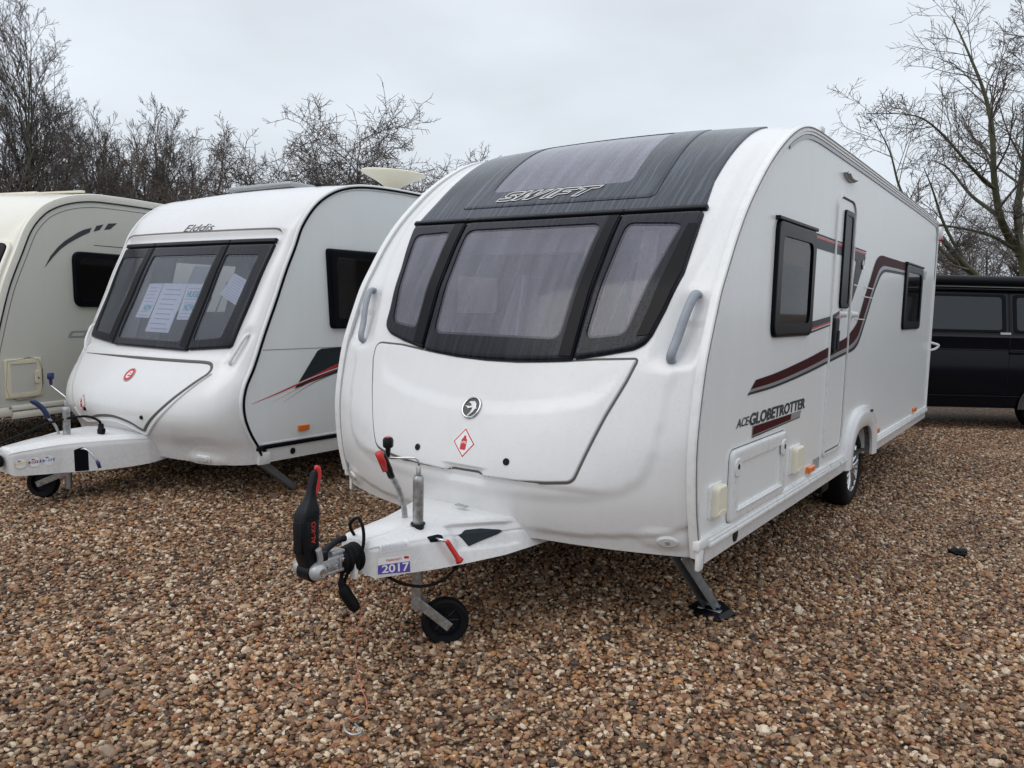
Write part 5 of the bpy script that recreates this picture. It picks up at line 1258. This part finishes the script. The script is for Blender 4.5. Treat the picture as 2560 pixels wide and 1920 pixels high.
surf_line('locker_gap', s3, [(.072,.95),(.36,.953),(.366,.642),(.078,.638),(.072,.95)], .005, 'seam', L3, .0175, n=3, ends=False)
bm = nb(); box(bm, (HW3+.002, 2.95, .540), (.03, 5.7, .045), bev=.008); box(bm, (HW3-.005, 2.95, .475), (.04, 5.7, .07), bev=.02); link('skirt', bm, M['creamgel'], T3, angle=40)
bm = nb(); box(bm, (HW3+.012, -.02, .515), (.03, .24, .085), bev=.02); box(bm, (HW3+.005, -.06, .60), (.02, .10, .18), bev=.02); link('corner_bracket', bm, M['creamgel'], T3, angle=40)
bm = nb(); lathe(bm, [(.012,.0),(.010,.003),(.001,.004)], 'X', c=(HW3+.027, .075, .548), n=14); link('bolt', fixn(bm), M['galv'], T3)
wheel(T3, (1.0, 3.1, .39)); wheel(T3, (-1.0, 3.1, .39))
dish(T3, (-.78, .95, 2.50), .30, R(-6), M['cream'])
bm = nb(); box(bm, (-.1, 1.3, 2.53), (.7, .5, .05), bev=.02); box(bm, (.62, 1.05, 2.53), (.6, .04, .02), bev=.005); link('rooflight', bm, M['ivory'], T3, angle=40)
# ------------------------------------------------------------------ black van at the right
rt = Vector((.81247, .58301, 0)); fwd = Vector((-.58301, .81247, 0))
VX = 5.95
VN = empty('van', (rt*VX + fwd*10.4), math.atan2(rt.y, rt.x))
tag(VN, 'black panel van with dark side glass and a rolled awning, behind the big caravan', 'van')
prof = [(.10,.30),(.03,.32),(.012,.46),(.022,.475),(.0,.60),(-.012,.80),(-.008,1.06),(.004,1.085),(.012,1.10),(.004,1.24),(.0,1.262),(.014,1.278),(.03,1.30),(.125,1.86),(.16,1.93),(.26,1.985),(.55,2.01)]
full = prof + [(1.90 - y, z) for y, z in prof[::-1]]
bm = nb(); rings = []
for x, k in ((-2.46,.90),(-2.40,.97),(-2.25,1),(2.0,1),(2.2,.985),(2.45,.93)):
    rings.append([bm.verts.new((x, .95 + (y-.95)*k, z if z < 1.2 or x < 1.9 else 1.2+(z-1.2)*(1-(x-1.9)*.9 if x > 2.0 else 1))) for y, z in full])
for r0, r1 in zip(rings[:-1], rings[1:]):
    for i in range(len(full)): bm.faces.new((r0[i], r0[(i+1) % len(full)], r1[(i+1) % len(full)], r1[i]))
bm.faces.new(rings[0]); bm.faces.new(rings[-1][::-1])
link('body', fixn(bm), M['vanpaint'], VN, angle=30)
def vside(x, z, off=0.):
    y = np.interp(z, [p[1] for p in prof], [p[0] for p in prof]); return Vector((x, y - off, z))
for x0, x1, lb in ((-1.95,-.62,0),(-.58,.68,1),(.74,1.75,2)):
    g = patch('side_glass', vside, rounded([(x0,1.315),(x1,1.315),(x1-.0,1.845),(x0,1.845)], .05), M['vanglass'], VN, t=.004, bev=.002, step=.2)
    ringpatch('glass_border', vside, rounded([(x0+.01,1.32),(x1-.01,1.32),(x1-.01,1.84),(x0+.01,1.84)], .05), rounded([(x0+.07,1.36),(x1-.07,1.36),(x1-.07,1.80),(x0+.07,1.80)], .05), M['gloss'], g, t=.0015, base=.0045, bev=.0005, k=2, depth=.001)
for x in (-.60, .71): bm = nb(); tube(bm, [vside(x, z, -.002) for z in (.34,.5,.7,.9,1.05,1.15,1.25,1.3,1.5,1.7,1.86)], .0055, 6); link('door_gap', fixn(bm), M['rubber'], VN)
bm = nb(); box(bm, (0, .005, 1.089), (4.3, .012, .012), bev=.004); box(bm, (0, .002, .47), (3.9, .016, .010), bev=.004); link('body_crease', bm, M['vanpaint'], VN, angle=40)
bm = nb(); lathe(bm, [(.001, -2.0), (.055, -2.0), (.062, -1.97), (.062, .97), (.055, 1.0), (.001, 1.0)], 'X', c=(.6, .10, 2.02), n=24); box(bm, (.1, .13, 1.955), (3.0, .05, .03), bev=.01); box(bm, (.1, .10, 1.90), (3.3, .04, .018), bev=.006); link('rolled_awning', fixn(bm), M['black'], VN, angle=40)
patch('badge', vside, [(.585,1.300),(.725,1.300),(.725,1.33),(.585,1.33)], M['silver'], VN, t=.006, base=.004, bev=.002)
bm = nb(); box(bm, (.80, -.02, 1.06), (.20, .03, .03), bev=.01); link('door_handle', bm, M['gloss'], VN, angle=40)
for x in (-1.72, 1.30):
    wv_ = wheel(VN, (x, .13, .33), r=.33, wid=.21, rimr=.21, spokes=5); wv_.rotation_euler = (0, 0, -PI/2)
    bm = nb(); P_ = [(x + .42*math.cos(a), .30 + .42*math.sin(a)) for a in np.linspace(0, PI, 20)]
    V_ = [[bm.verts.new((p[0], -.004, p[1])) for p in P_], [bm.verts.new((x + (p[0]-x)*.9, -.008, .3 + (p[1]-.3)*.9)) for p in P_], [bm.verts.new((x + (p[0]-x)*.88, .05, .3 + (p[1]-.3)*.88)) for p in P_]]
    for r0, r1 in zip(V_[:-1], V_[1:]):
        for i in range(19): bm.faces.new((r0[i], r0[i+1], r1[i+1], r1[i]))
    bm.faces.new([bm.verts.new((x + .375*math.cos(a), -.006, .30 + .375*math.sin(a))) for a in np.linspace(0, PI, 20)])
    link('wheel_arch', fixn(bm), M['darkin'], VN)

# ------------------------------------------------------------------ ground and gravel
def gravelmat(name, size, inst=False):
    m = bpy.data.materials.new(name); m.use_nodes = True
    t = m.node_tree; b = t.nodes['Principled BSDF']
    cr = N(t, 'ShaderNodeValToRGB'); cr.color_ramp.interpolation = 'CONSTANT'
    pal = [(.17,.095,.055),(.34,.220,.135),(.22,.150,.100),(.105,.062,.043),(.44,.33,.235),(.21,.110,.065),(.52,.44,.355),(.28,.165,.10),(.17,.13,.105),(.38,.26,.175),(.050,.040,.036),(.26,.125,.070),(.29,.225,.18),(.46,.36,.26),(.14,.075,.052),(.38,.215,.10),(.30,.18,.115),(.25,.17,.12),(.58,.52,.44),(.19,.12,.085)]
    el = cr.color_ramp.elements; el[0].position = 0; el[0].color = (*pal[0], 1); el[1].position = 1/len(pal); el[1].color = (*pal[1], 1)
    for i, c_ in enumerate(pal[2:], 2): e_ = el.new(i/len(pal)); e_.color = (*c_, 1)
    for e_ in el: q_ = e_.color; e_.color = (q_[0]*1.06, q_[1]*.98, q_[2]*.87, 1)
    if inst:
        oi = N(t, 'ShaderNodeObjectInfo'); t.links.new(oi.outputs['Random'], cr.inputs[0])
        tc_ = N(t, 'ShaderNodeTexCoord'); nz_ = N(t, 'ShaderNodeTexNoise', inp={'Scale': 1.6, 'Detail': 4, 'Roughness': .65})
        t.links.new(tc_.outputs['Object'], nz_.inputs['Vector'])
        mr_ = N(t, 'ShaderNodeMapRange', inp={'From Min': .3, 'From Max': .7, 'To Min': .68, 'To Max': 1.22}); t.links.new(nz_.outputs['Fac'], mr_.inputs['Value'])
        # broad damp / pale patches over the yard
        ge = N(t, 'ShaderNodeNewGeometry'); n2 = N(t, 'ShaderNodeTexNoise', inp={'Scale': .9, 'Detail': 4}); t.links.new(ge.outputs['Position'], n2.inputs['Vector'])
        m2 = N(t, 'ShaderNodeMapRange', inp={'From Min': .3, 'From Max': .7, 'To Min': .80, 'To Max': 1.22}); t.links.new(n2.outputs['Fac'], m2.inputs['Value'])
        mm_ = N(t, 'ShaderNodeMath', operation='MULTIPLY'); t.links.new(mr_.outputs[0], mm_.inputs[0]); t.links.new(m2.outputs[0], mm_.inputs[1])
        v = N(t, 'ShaderNodeVectorMath', operation='SCALE'); t.links.new(cr.outputs[0], v.inputs[0]); t.links.new(mm_.outputs[0], v.inputs['Scale']); t.links.new(v.outputs[0], b.inputs['Base Color'])
        b.inputs['Roughness'].default_value = .34; b.inputs['Specular IOR Level'].default_value = .28
    else:
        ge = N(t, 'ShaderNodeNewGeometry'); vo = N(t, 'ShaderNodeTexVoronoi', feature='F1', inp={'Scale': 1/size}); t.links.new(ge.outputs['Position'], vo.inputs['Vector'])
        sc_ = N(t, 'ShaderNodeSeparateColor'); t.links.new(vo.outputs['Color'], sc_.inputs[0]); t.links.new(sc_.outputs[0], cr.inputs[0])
        r_ = N(t, 'ShaderNodeMapRange', inp={'From Min': .25, 'From Max': .75, 'To Min': KG, 'To Max': .2*KG}); t.links.new(vo.outputs['Distance'], r_.inputs['Value'])  # cells darken to their rims: shade between stones put into the colour
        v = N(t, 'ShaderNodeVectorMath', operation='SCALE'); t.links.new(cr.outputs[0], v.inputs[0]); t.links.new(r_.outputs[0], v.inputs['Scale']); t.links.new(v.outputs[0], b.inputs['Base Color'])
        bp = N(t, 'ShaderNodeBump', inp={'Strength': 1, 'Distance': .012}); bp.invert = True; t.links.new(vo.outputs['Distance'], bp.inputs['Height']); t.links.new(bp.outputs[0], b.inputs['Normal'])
        b.inputs['Roughness'].default_value = .6
    if not inst: b.inputs['Specular IOR Level'].default_value = .08
    return m
KG = .6
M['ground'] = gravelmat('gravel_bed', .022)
M['pebble'] = gravelmat('wet_pebbles', .02, True)
def gh(x, y): return gz(x, y) + .012*mnoise.noise(Vector((x*.55, y*.55, 3.1))) + .008*mnoise.noise(Vector((x*1.7, y*1.7, 7.7))) - .004
xs_ = [-400,-200,-100,-60,-40,-30] + list(np.arange(-24, 16.01, .4)) + [20,30,40,60,100,200,400]; ys_ = [-300,-100,-40,-15,-6] + list(np.arange(-3, 26.01, .4)) + [32,40,60,100,200,400,700]
V = [(x, y, gh(x, y)) for y in ys_ for x in xs_]; nx = len(xs_)
F = [(j*nx+i, j*nx+i+1, (j+1)*nx+i+1, (j+1)*nx+i) for j in range(len(ys_)-1) for i in range(nx-1)]
gd = frompy('ground', V, F, M['ground'], None); gd['kind'] = 'structure'
# near gravel: real pebbles scattered by geometry nodes over the part of the yard that can be seen
def wedge(d0, d1, name, density, smin, smax, seed, lat=.84, lift=0., z=0.):
    V = []; F = []; nr = max(2, int((d1-d0)/.35)); nc = 24
    for i in range(nr + 1):
        d = d0 + (d1-d0)*i/nr; hw = d*lat + .5
        for j in range(nc + 1):
            p = fwd*d + rt*(-hw + 2*hw*j/nc); V.append((p.x, p.y, gh(p.x, p.y) + z))
    for i in range(nr):
        for j in range(nc): F.append((i*(nc+1)+j, i*(nc+1)+j+1, (i+1)*(nc+1)+j+1, (i+1)*(nc+1)+j))
    o = frompy(name, V, F, M['pebble'], None)
    g = bpy.data.node_groups.new('scatter_pebbles', 'GeometryNodeTree')
    g.interface.new_socket('Geometry', in_out='INPUT', socket_type='NodeSocketGeometry'); g.interface.new_socket('Geometry', in_out='OUTPUT', socket_type='NodeSocketGeometry')
    gi = g.nodes.new('NodeGroupInput'); go = g.nodes.new('NodeGroupOutput')
    dp = g.nodes.new('GeometryNodeDistributePointsOnFaces'); dp.inputs['Density'].default_value = density; dp.inputs['Seed'].default_value = seed
    g.links.new(gi.outputs[0], dp.inputs['Mesh'])
    jn = g.nodes.new('GeometryNodeJoinGeometry')
    for k in range(9):
        ic = g.nodes.new('GeometryNodeMeshIcoSphere'); ic.inputs['Radius'].default_value = 1.0; ic.inputs['Subdivisions'].default_value = 3 if k != 8 else 2
        ps = g.nodes.new('GeometryNodeInputPosition'); nz_ = g.nodes.new('ShaderNodeTexNoise'); nz_.noise_dimensions = '4D'; nz_.inputs['Scale'].default_value = .55 if k < 6 else 1.0; nz_.inputs['Detail'].default_value = 1.5; nz_.inputs['W'].default_value = k*7.3
        g.links.new(ps.outputs[0], nz_.inputs['Vector'])
        sb = g.nodes.new('ShaderNodeVectorMath'); sb.operation = 'SUBTRACT'; sb.inputs[1].default_value = (.5, .5, .5); g.links.new(nz_.outputs['Color'], sb.inputs[0])
        ml_ = g.nodes.new('ShaderNodeVectorMath'); ml_.operation = 'SCALE'; ml_.inputs['Scale'].default_value = 1.7 if k < 6 else 2.3; g.links.new(sb.outputs[0], ml_.inputs[0])
        sp_ = g.nodes.new('GeometryNodeSetPosition'); g.links.new(ic.outputs[0], sp_.inputs['Geometry']); g.links.new(ml_.outputs[0], sp_.inputs['Offset'])
        tr_ = g.nodes.new('GeometryNodeTransform'); rr_ = random.Random(k); tr_.inputs['Scale'].default_value = (1.0, rr_.uniform(.62, .92), rr_.uniform(.42, .68)); g.links.new(sp_.outputs[0], tr_.inputs['Geometry'])
        ss = g.nodes.new('GeometryNodeSetShadeSmooth'); ss.inputs['Shade Smooth'].default_value = k < 8; g.links.new(tr_.outputs[0], ss.inputs['Geometry'])
        sm_ = g.nodes.new('GeometryNodeSetMaterial'); sm_.inputs['Material'].default_value = M['pebble']; g.links.new(ss.outputs[0], sm_.inputs['Geometry'])
        gt = g.nodes.new('GeometryNodeGeometryToInstance'); g.links.new(sm_.outputs[0], gt.inputs[0]); g.links.new(gt.outputs[0], jn.inputs[0])
    io = g.nodes.new('GeometryNodeInstanceOnPoints'); g.links.new(dp.outputs['Points'], io.inputs['Points']); g.links.new(jn.outputs[0], io.inputs['Instance'])
    io.inputs['Pick Instance'].default_value = True
    ri = g.nodes.new('FunctionNodeRandomValue'); ri.data_type = 'INT'; ri.inputs[4].default_value = 0; ri.inputs[5].default_value = 8; ri.inputs['Seed'].default_value = 5 + seed; g.links.new(ri.outputs[2], io.inputs['Instance Index'])
    rr3 = g.nodes.new('FunctionNodeRandomValue'); rr3.data_type = 'FLOAT_VECTOR'; rr3.inputs[0].default_value = (-.45, -.45, 0); rr3.inputs[1].default_value = (.45, .45, 6.283); rr3.inputs['Seed'].default_value = 11 + seed
    g.links.new(rr3.outputs[0], io.inputs['Rotation'])
    rs = g.nodes.new('FunctionNodeRandomValue'); rs.data_type = 'FLOAT'; rs.inputs[2].default_value = 0.; rs.inputs[3].default_value = 1.; rs.inputs['Seed'].default_value = 23 + seed
    pw = g.nodes.new('ShaderNodeMath'); pw.operation = 'POWER'; pw.inputs[1].default_value = 2.2; g.links.new(rs.outputs[1], pw.inputs[0])
    mr_ = g.nodes.new('ShaderNodeMapRange'); mr_.inputs['To Min'].default_value = smin; mr_.inputs['To Max'].default_value = smax; g.links.new(pw.outputs[0], mr_.inputs['Value'])
    g.links.new(mr_.outputs[0], io.inputs['Scale'])
    # small height jitter so the bed has a loose surface
    rj = g.nodes.new('FunctionNodeRandomValue'); rj.data_type = 'FLOAT_VECTOR'; rj.inputs[0].default_value = (0, 0, -.009); rj.inputs[1].default_value = (0, 0, .010); rj.inputs['Seed'].default_value = 31 + seed
    sp2 = g.nodes.new('GeometryNodeSetPosition'); g.links.new(io.outputs[0], sp2.inputs['Geometry']); g.links.new(rj.outputs[0], sp2.inputs['Offset'])
    g.links.new(sp2.outputs[0], go.inputs[0])
    md = o.modifiers.new('scatter', 'NODES'); md.node_group = g
    o['kind'] = 'stuff'; o['label'] = 'loose wet brown, tan and white gravel over the whole yard'; o['category'] = 'gravel'
    return o
GRAVEL = True
if GRAVEL:
    wedge(1.9, 6.2, 'gravel', 4700, .0076, .0172, 1)
    wedge(6.2, 11.5, 'gravel', 2600, .0095, .0185, 2)
    wedge(1.9, 7.0, 'gravel_stones', 40, .020, .032, 3)
st_ = nb(); bmesh.ops.create_icosphere(st_, subdivisions=3, radius=1)
for v in st_.verts: v.co = Vector((v.co.x*.06, v.co.y*.05, v.co.z*.018)) * (1 + .5*mnoise.noise(v.co*1.6))
p_ = Vector((.32, 5.40, .02)); o_ = link('dark_lump', st_, M['rubber'], None); o_.location = (-.48, 5.68, .015)
tag(o_, 'small dark lump lying alone on the gravel right of the big caravan wheel', 'stone')
# ------------------------------------------------------------------ bare winter trees
M['bark'] = mat('dark_bark', (.075, .064, .052), .85, noise=(6, .35, 6), bump=(40, .5, .01))
M['mossbark'] = mat('mossy_bark', (.075, .080, .042), .85, noise=(4, .45, 6), bump=(40, .5, .01))
M['twig'] = mat('winter_twigs', (.105, .090, .080), .8, noise=(3, .25))
M['twigr'] = mat('reddish_twigs', (.11, .086, .072), .8, noise=(3, .25))
class Tree:
    def __init__(s, seed): s.r = random.Random(seed); s.V = [[], []]; s.F = [[], []]; s.n = 0
    def seg(s, pts, rads, lay):
        V, F = s.V[lay], s.F[lay]; k = 7 if rads[0] > .05 else (5 if rads[0] > .015 else 3); b = len(V); n = len(pts); prev = None
        for i, p in enumerate(pts):
            d = (pts[min(i+1, n-1)] - pts[max(i-1, 0)]).normalized()
            a = (d.cross(Vector((.3, .2, 1))) if prev is None else prev - d*prev.dot(d))
            if a.length < 1e-3: a = Vector((1, 0, 0))
            a.normalize(); prev = a; c = d.cross(a)
            for q in range(k): an = 2*PI*q/k; V.append(p + (a*math.cos(an) + c*math.sin(an))*rads[i])
        for i in range(n-1):
            for q in range(k): F.append((b+i*k+q, b+i*k+(q+1)%k, b+(i+1)*k+(q+1)%k, b+(i+1)*k+q))
    def branch(s, p, d, L, r0, lev, P):
        """P: dict of per-level lists: nkid, ratio, ang, wig, up ; rmin ; maxlev"""
        s.n += 1; R_ = s.r; st = max(3, min(9, int(L/ P.get('seg', .35)))); pts = [p.copy()]; rads = [r0]; dd = d.normalized(); ds = [dd]
        tip = max(P['rmin'], r0*.25) if lev < P['maxlev'] else P['rmin']*.7
        for i in range(st):
            w_ = P['wig'][min(lev, len(P['wig'])-1)]
            dd = (dd + Vector((R_.gauss(0, w_), R_.gauss(0, w_), R_.gauss(0, w_) + P['up'][min(lev, len(P['up'])-1)]))).normalized()
            p = p + dd*(L/st); pts.append(p); ds.append(dd); rads.append(r0 + (tip - r0)*(i+1)/st)
        s.seg(pts, rads, 0 if lev < P.get('trunklev', 1) else 1)
        if lev >= P['maxlev']: return
        nk = P['nkid'][lev]; nk = int(nk + R_.random()); 
        for k in range(nk):
            f = P['start'][lev] + (1 - P['start'][lev])*(k + R_.random())/nk; i = min(st-1, int(f*st)); q = pts[i].lerp(pts[i+1], f*st - i)
            if P.get('keep') and not P['keep'](q): continue
            a = ds[i]; perp = a.cross(Vector((R_.gauss(0,1), R_.gauss(0,1), R_.gauss(0,1)))); perp.normalize()
            an = R(P['ang'][lev] + R_.gauss(0, 9)); nd = a*math.cos(an) + perp*math.sin(an)
            LL = L*P['ratio'][lev]*(1.15 - .55*f)*R_.uniform(.7, 1.25); rr_ = max(P['rmin'], min(rads[i]*.72, r0*P['rr'][lev]))
            s.branch(q, nd, LL, rr_, lev+1, P)
    def build(s, name, label, cat, group, loc, mats=('bark', 'twig')):
        e_ = empty(name, loc); tag(e_, label, cat, group)
        for i, nm in enumerate(('trunk', 'crown')):
            if s.V[i]: 
                me = bpy.data.meshes.new(nm); me.from_pydata([tuple(v) for v in s.V[i]], [], s.F[i]); me.materials.append(M[mats[i]]); me.update(); me.shade_smooth()
                o = bpy.data.objects.new(nm, me); C.objects.link(o); o.parent = e_
        return e_
# willow-like tree: several steep stems fanning into fine upright twigs
WIL = dict(maxlev=4, nkid=[9, 8, 7, 5], ratio=[.62, .5, .45, .5], ang=[26, 30, 34, 32], wig=[.05, .07, .09, .10, .10], up=[.03, .06, .07, .05, .03], start=[.22, .15, .12, .1], rr=[.45, .5, .5, .5], rmin=.0036, seg=.3, trunklev=1)
def willow(seed, loc, H, stems, spread, label, P=WIL, group='bare trees behind the caravans', mats=('bark', 'twig'), scale=1.):
    t = Tree(seed); rr_ = random.Random(seed + 99)
    for k in range(stems):
        a = 2*PI*k/stems + rr_.uniform(-.4, .4); sp = spread*rr_.uniform(.35, 1.1)
        d_ = Vector((math.cos(a)*sp, math.sin(a)*sp, 1)); t.branch(Vector((math.cos(a)*.15, math.sin(a)*.15, -.1)), d_, H*rr_.uniform(.72, 1.0), .05*scale*rr_.uniform(.8, 1.4), 0, P)
    return t.build('bare_tree', label, 'tree', group, loc, mats)
def at(px, D, z=0.):
    """ground point seen at source pixel column px on the horizon, D metres away along the view"""
    return tuple(fwd*D + rt*((px-1280)/1939.4*D)) [:2] + (z,)
willow(1, at(85, 19), 7.3, 7, .13, 'tallest leafless tree with steep green-brown stems at the far left', P=dict(WIL, nkid=[12, 8, 6, 5], ratio=[.36, .5, .45, .5]), mats=('mossbark', 'twig'))
willow(2, at(225, 21), 5.4, 7, .24, 'leafless tree behind the tallest one, second from the left edge', P=dict(WIL, nkid=[11, 8, 6, 4], ratio=[.36, .5, .45, .5]))
willow(3, at(335, 19), 5.7, 7, .20, 'rounded leafless tree with fine upright twigs left of the middle caravan roof', P=dict(WIL, nkid=[11, 8, 6, 5], ratio=[.36, .5, .45, .5]))
willow(4, at(440, 18.5), 5.0, 8, .24, 'lower leafless bushy tree between the rounded tree and the thorn bushes', P=dict(WIL, nkid=[10, 8, 6, 4], ratio=[.34, .5, .45, .5]))
willow(5, at(-30, 16), 4.6, 4, .25, 'dark leafless tree cut by the left picture edge', P=dict(WIL, nkid=[7, 6, 5, 4]))
# dense thicket low behind the left caravans
THK = dict(maxlev=3, nkid=[9, 8, 6], ratio=[.55, .5, .5], ang=[38, 45, 45], wig=[.12, .16, .18, .18], up=[.02, .0, .0, .0], start=[.1, .1, .1], rr=[.5, .5, .5], rmin=.0040, seg=.25, trunklev=1)
def thicket(seed, loc, H, stems, spread, label, P=THK, mats=('twig', 'twigr'), cat='bush', name='bush', group='bare bushes behind the caravans', lean=.55):
    t = Tree(seed); rr_ = random.Random(seed + 7)
    for k in range(stems):
        a = rr_.uniform(0, 2*PI); b = rr_.uniform(0, 1)
        p = Vector((math.cos(a)*b*spread, math.sin(a)*b*spread*.6, 0)); d_ = Vector((math.cos(a)*lean*b + rr_.gauss(0, .12), math.sin(a)*lean*b + rr_.gauss(0, .12), 1))
        t.branch(p, d_, H*rr_.uniform(.6, 1.0), .028*rr_.uniform(.7, 1.3), 0, P)
    return t.build(name, label, cat, group, loc, mats)
thicket(11, at(60, 17.5), 4.0, 16, 1.5, 'dense dark thicket at the foot of the tallest tree behind the roof dish')
thicket(12, at(270, 17.5), 3.6, 14, 1.5, 'dense dark thicket over the cream caravan roof')
thicket(13, at(470, 17), 3.5, 12, 1.4, 'low thicket just left of the thorn bushes')
# hawthorn with arching knobbly shoots
HAW = dict(maxlev=3, nkid=[15, 11, 8], ratio=[.40, .5, .36], ang=[55, 52, 60], wig=[.08, .17, .2, .2], up=[.02, -.02, -.01, .0], start=[.35, .08, .05], rr=[.5, .5, .5], rmin=.0046, seg=.22, trunklev=1)
HB = ('bark', 'twigr'); HC = ('thorn bush', 'thorn_bush')
thicket(24, at(640, 15.5), 4.2, 9, .9, 'sparse leftmost thorn bush over the middle caravan roof', HAW, HB, *HC, lean=.35)
thicket(21, at(775, 14.5), 5.0, 12, .8, 'tallest tangled thorn bush with one long shoot above the middle caravan roof', HAW, HB, *HC, lean=.3)
thicket(22, at(890, 14.5), 4.4, 11, .9, 'tangled thorn bush behind the roof dish of the middle caravan', HAW, HB, *HC, lean=.3)
thicket(25, at(1000, 15), 4.4, 9, .9, 'tangled thorn bush just right of the middle caravan roof dish', HAW, HB, *HC, lean=.3)
thicket(23, at(1110, 15), 4.3, 8, .9, 'thin thorn bush showing over the shoulder of the big caravan', HAW, HB, *HC, lean=.3)
# broad-crowned tree at the right: explicit limbs, then random twigs
OAK = dict(maxlev=4, nkid=[0, 7, 7, 5], ratio=[.6, .52, .5, .5], ang=[40, 45, 48, 48], wig=[.05, .10, .14, .16, .16], up=[.03, .03, .02, .01, .0], start=[.3, .15, .12, .1], rr=[.5, .5, .5, .5], rmin=.0042, seg=.3, trunklev=1)
def px3(x, y, D):
    """world point at source pixel (x,y), D metres along the level view axis"""
    q = _r*((x-1280)/1939.4) - _u*((y-960)/1939.4) - _b; k = D / (q.x*fwd.x + q.y*fwd.y); return Vector((q.x*k, q.y*k, CAMZ + q.z*k))
def limbtree(seed, base, limbs, label, D, P=OAK, mats=('mossbark', 'twig'), group='bare trees behind the caravans'):
    t = Tree(seed); o = Vector(base)
    for L_ in limbs:
        pts = [Vector(p) for p in spline([tuple(px3(x, y, D + dd) - o) for x, y, dd in L_['p']], 5)]; n = len(pts); r0, r1 = L_['r']
        t.seg(pts, [r0 + (r1-r0)*i/(n-1) for i in range(n)], 0)
        tot = sum((b-a).length for a, b in zip(pts[:-1], pts[1:])); nk = int(tot*L_.get('dens', 2.6))
        for k in range(nk):
            f = L_.get('s', .25) + (1 - L_.get('s', .25))*(k + t.r.random())/nk; i = min(n-2, int(f*(n-1))); q = pts[i].lerp(pts[i+1], f*(n-1)-i); a = (pts[i+1]-pts[i]).normalized()
            perp = a.cross(Vector((t.r.gauss(0,1), t.r.gauss(0,1), t.r.gauss(0,1)))).normalized(); nd = a*math.cos(R(45)) + perp*math.sin(R(45)) + Vector((0,0,.12))
            t.branch(q, nd, L_.get('len', 1.6)*t.r.uniform(.5, 1.15)*(1.1-.5*f), max(P['rmin'], (r0+(r1-r0)*f)*.45), 2 if r0 < .08 else 1, P)
    return t.build('bare_tree', label, 'tree', group, base, mats)
DR = 15.5
base = px3(2600, 795, DR); base.z = 0
limbtree(31, base, [
    dict(p=[(2600,1010,0),(2590,850,0),(2560,640,0),(2530,600,0)], r=(.17,.10), dens=.6, s=.5),
    dict(p=[(2530,610,0),(2500,540,-.3),(2485,440,-.5),(2480,320,-.6),(2460,230,-.5),(2420,130,-.3),(2380,40,0)], r=(.078,.010), dens=4.2, s=.2, len=1.9),
    dict(p=[(2485,470,-.5),(2430,420,-.9),(2350,330,-1.2),(2290,290,-1.4),(2170,283,-1.6)], r=(.036,.006), dens=4.6, s=.1, len=1.2),
    dict(p=[(2550,640,0),(2545,520,.2),(2560,400,.4),(2570,260,.5),(2600,120,.5)], r=(.085,.014), dens=3.8, s=.2, len=2.0),
    dict(p=[(2540,625,0),(2480,590,-.2),(2400,570,-.5),(2330,560,-.8),(2260,545,-1.0)], r=(.042,.007), dens=4.2, s=.15, len=1.3),
    dict(p=[(2500,540,-.3),(2430,490,.1),(2370,420,.4),(2330,400,.6)], r=(.045,.008), dens=3.0, s=.1, len=1.3)],
    'large spreading leafless tree with mossy limbs at the right picture edge', DR)
DR2 = 14.0
base = px3(2500, 795, DR2); base.z = 0
limbtree(32, base, [
    dict(p=[(2560,860,0),(2500,760,0),(2440,690,-.1),(2400,650,-.2),(2350,590,-.3)], r=(.08,.045), dens=1.6, s=.35, len=1.3),
    dict(p=[(2440,690,-.1),(2370,640,.1),(2300,560,.2),(2250,470,.2),(2225,380,.2),(2185,300,.2)], r=(.045,.007), dens=3.2, s=.25, len=1.25),
    dict(p=[(2420,670,-.1),(2360,560,-.3),(2330,470,-.4),(2310,420,-.5)], r=(.035,.006), dens=3.0, s=.2, len=1.0),
    dict(p=[(2480,760,0),(2420,745,.1),(2350,715,.2),(2280,700,.2)], r=(.04,.012), dens=2.4, s=.1, len=.9)],
    'leaning mossy limb tree with a cut-off end just behind the big caravan\'s rear corner', DR2)
for k, (px, D_, H_, lb) in enumerate(((2500, 24, 5.0, 'distant fine-twigged tree above the black van roof'), (2330, 27, 4.6, 'distant small tree low behind the big caravan\'s rear corner'), (2640, 22, 5.2, 'distant leafless tree partly cut by the right picture edge'))):
    willow(41 + k, at(px, D_), H_, 5, .6, lb, dict(WIL, maxlev=3, nkid=[9, 9, 8], up=[.02, .03, .02, .0], ang=[36, 40, 42]))
hd = Tree(55)
for k in range(75):
    px = -300 + k*44 + hd.r.uniform(-15, 15); p = Vector(at(px, 34 + hd.r.uniform(-1.5, 1.5))); hd.branch(p, Vector((hd.r.gauss(0,.25), hd.r.gauss(0,.25), 1)), hd.r.uniform(1.8, 2.9), .03, 0, dict(THK, maxlev=2, nkid=[12, 9], rmin=.010, seg=.5))
hg = hd.build('hedge', 'long bare field hedge far behind the yard', 'hedge', None, (0, 0, 0), ('twig', 'twigr'));
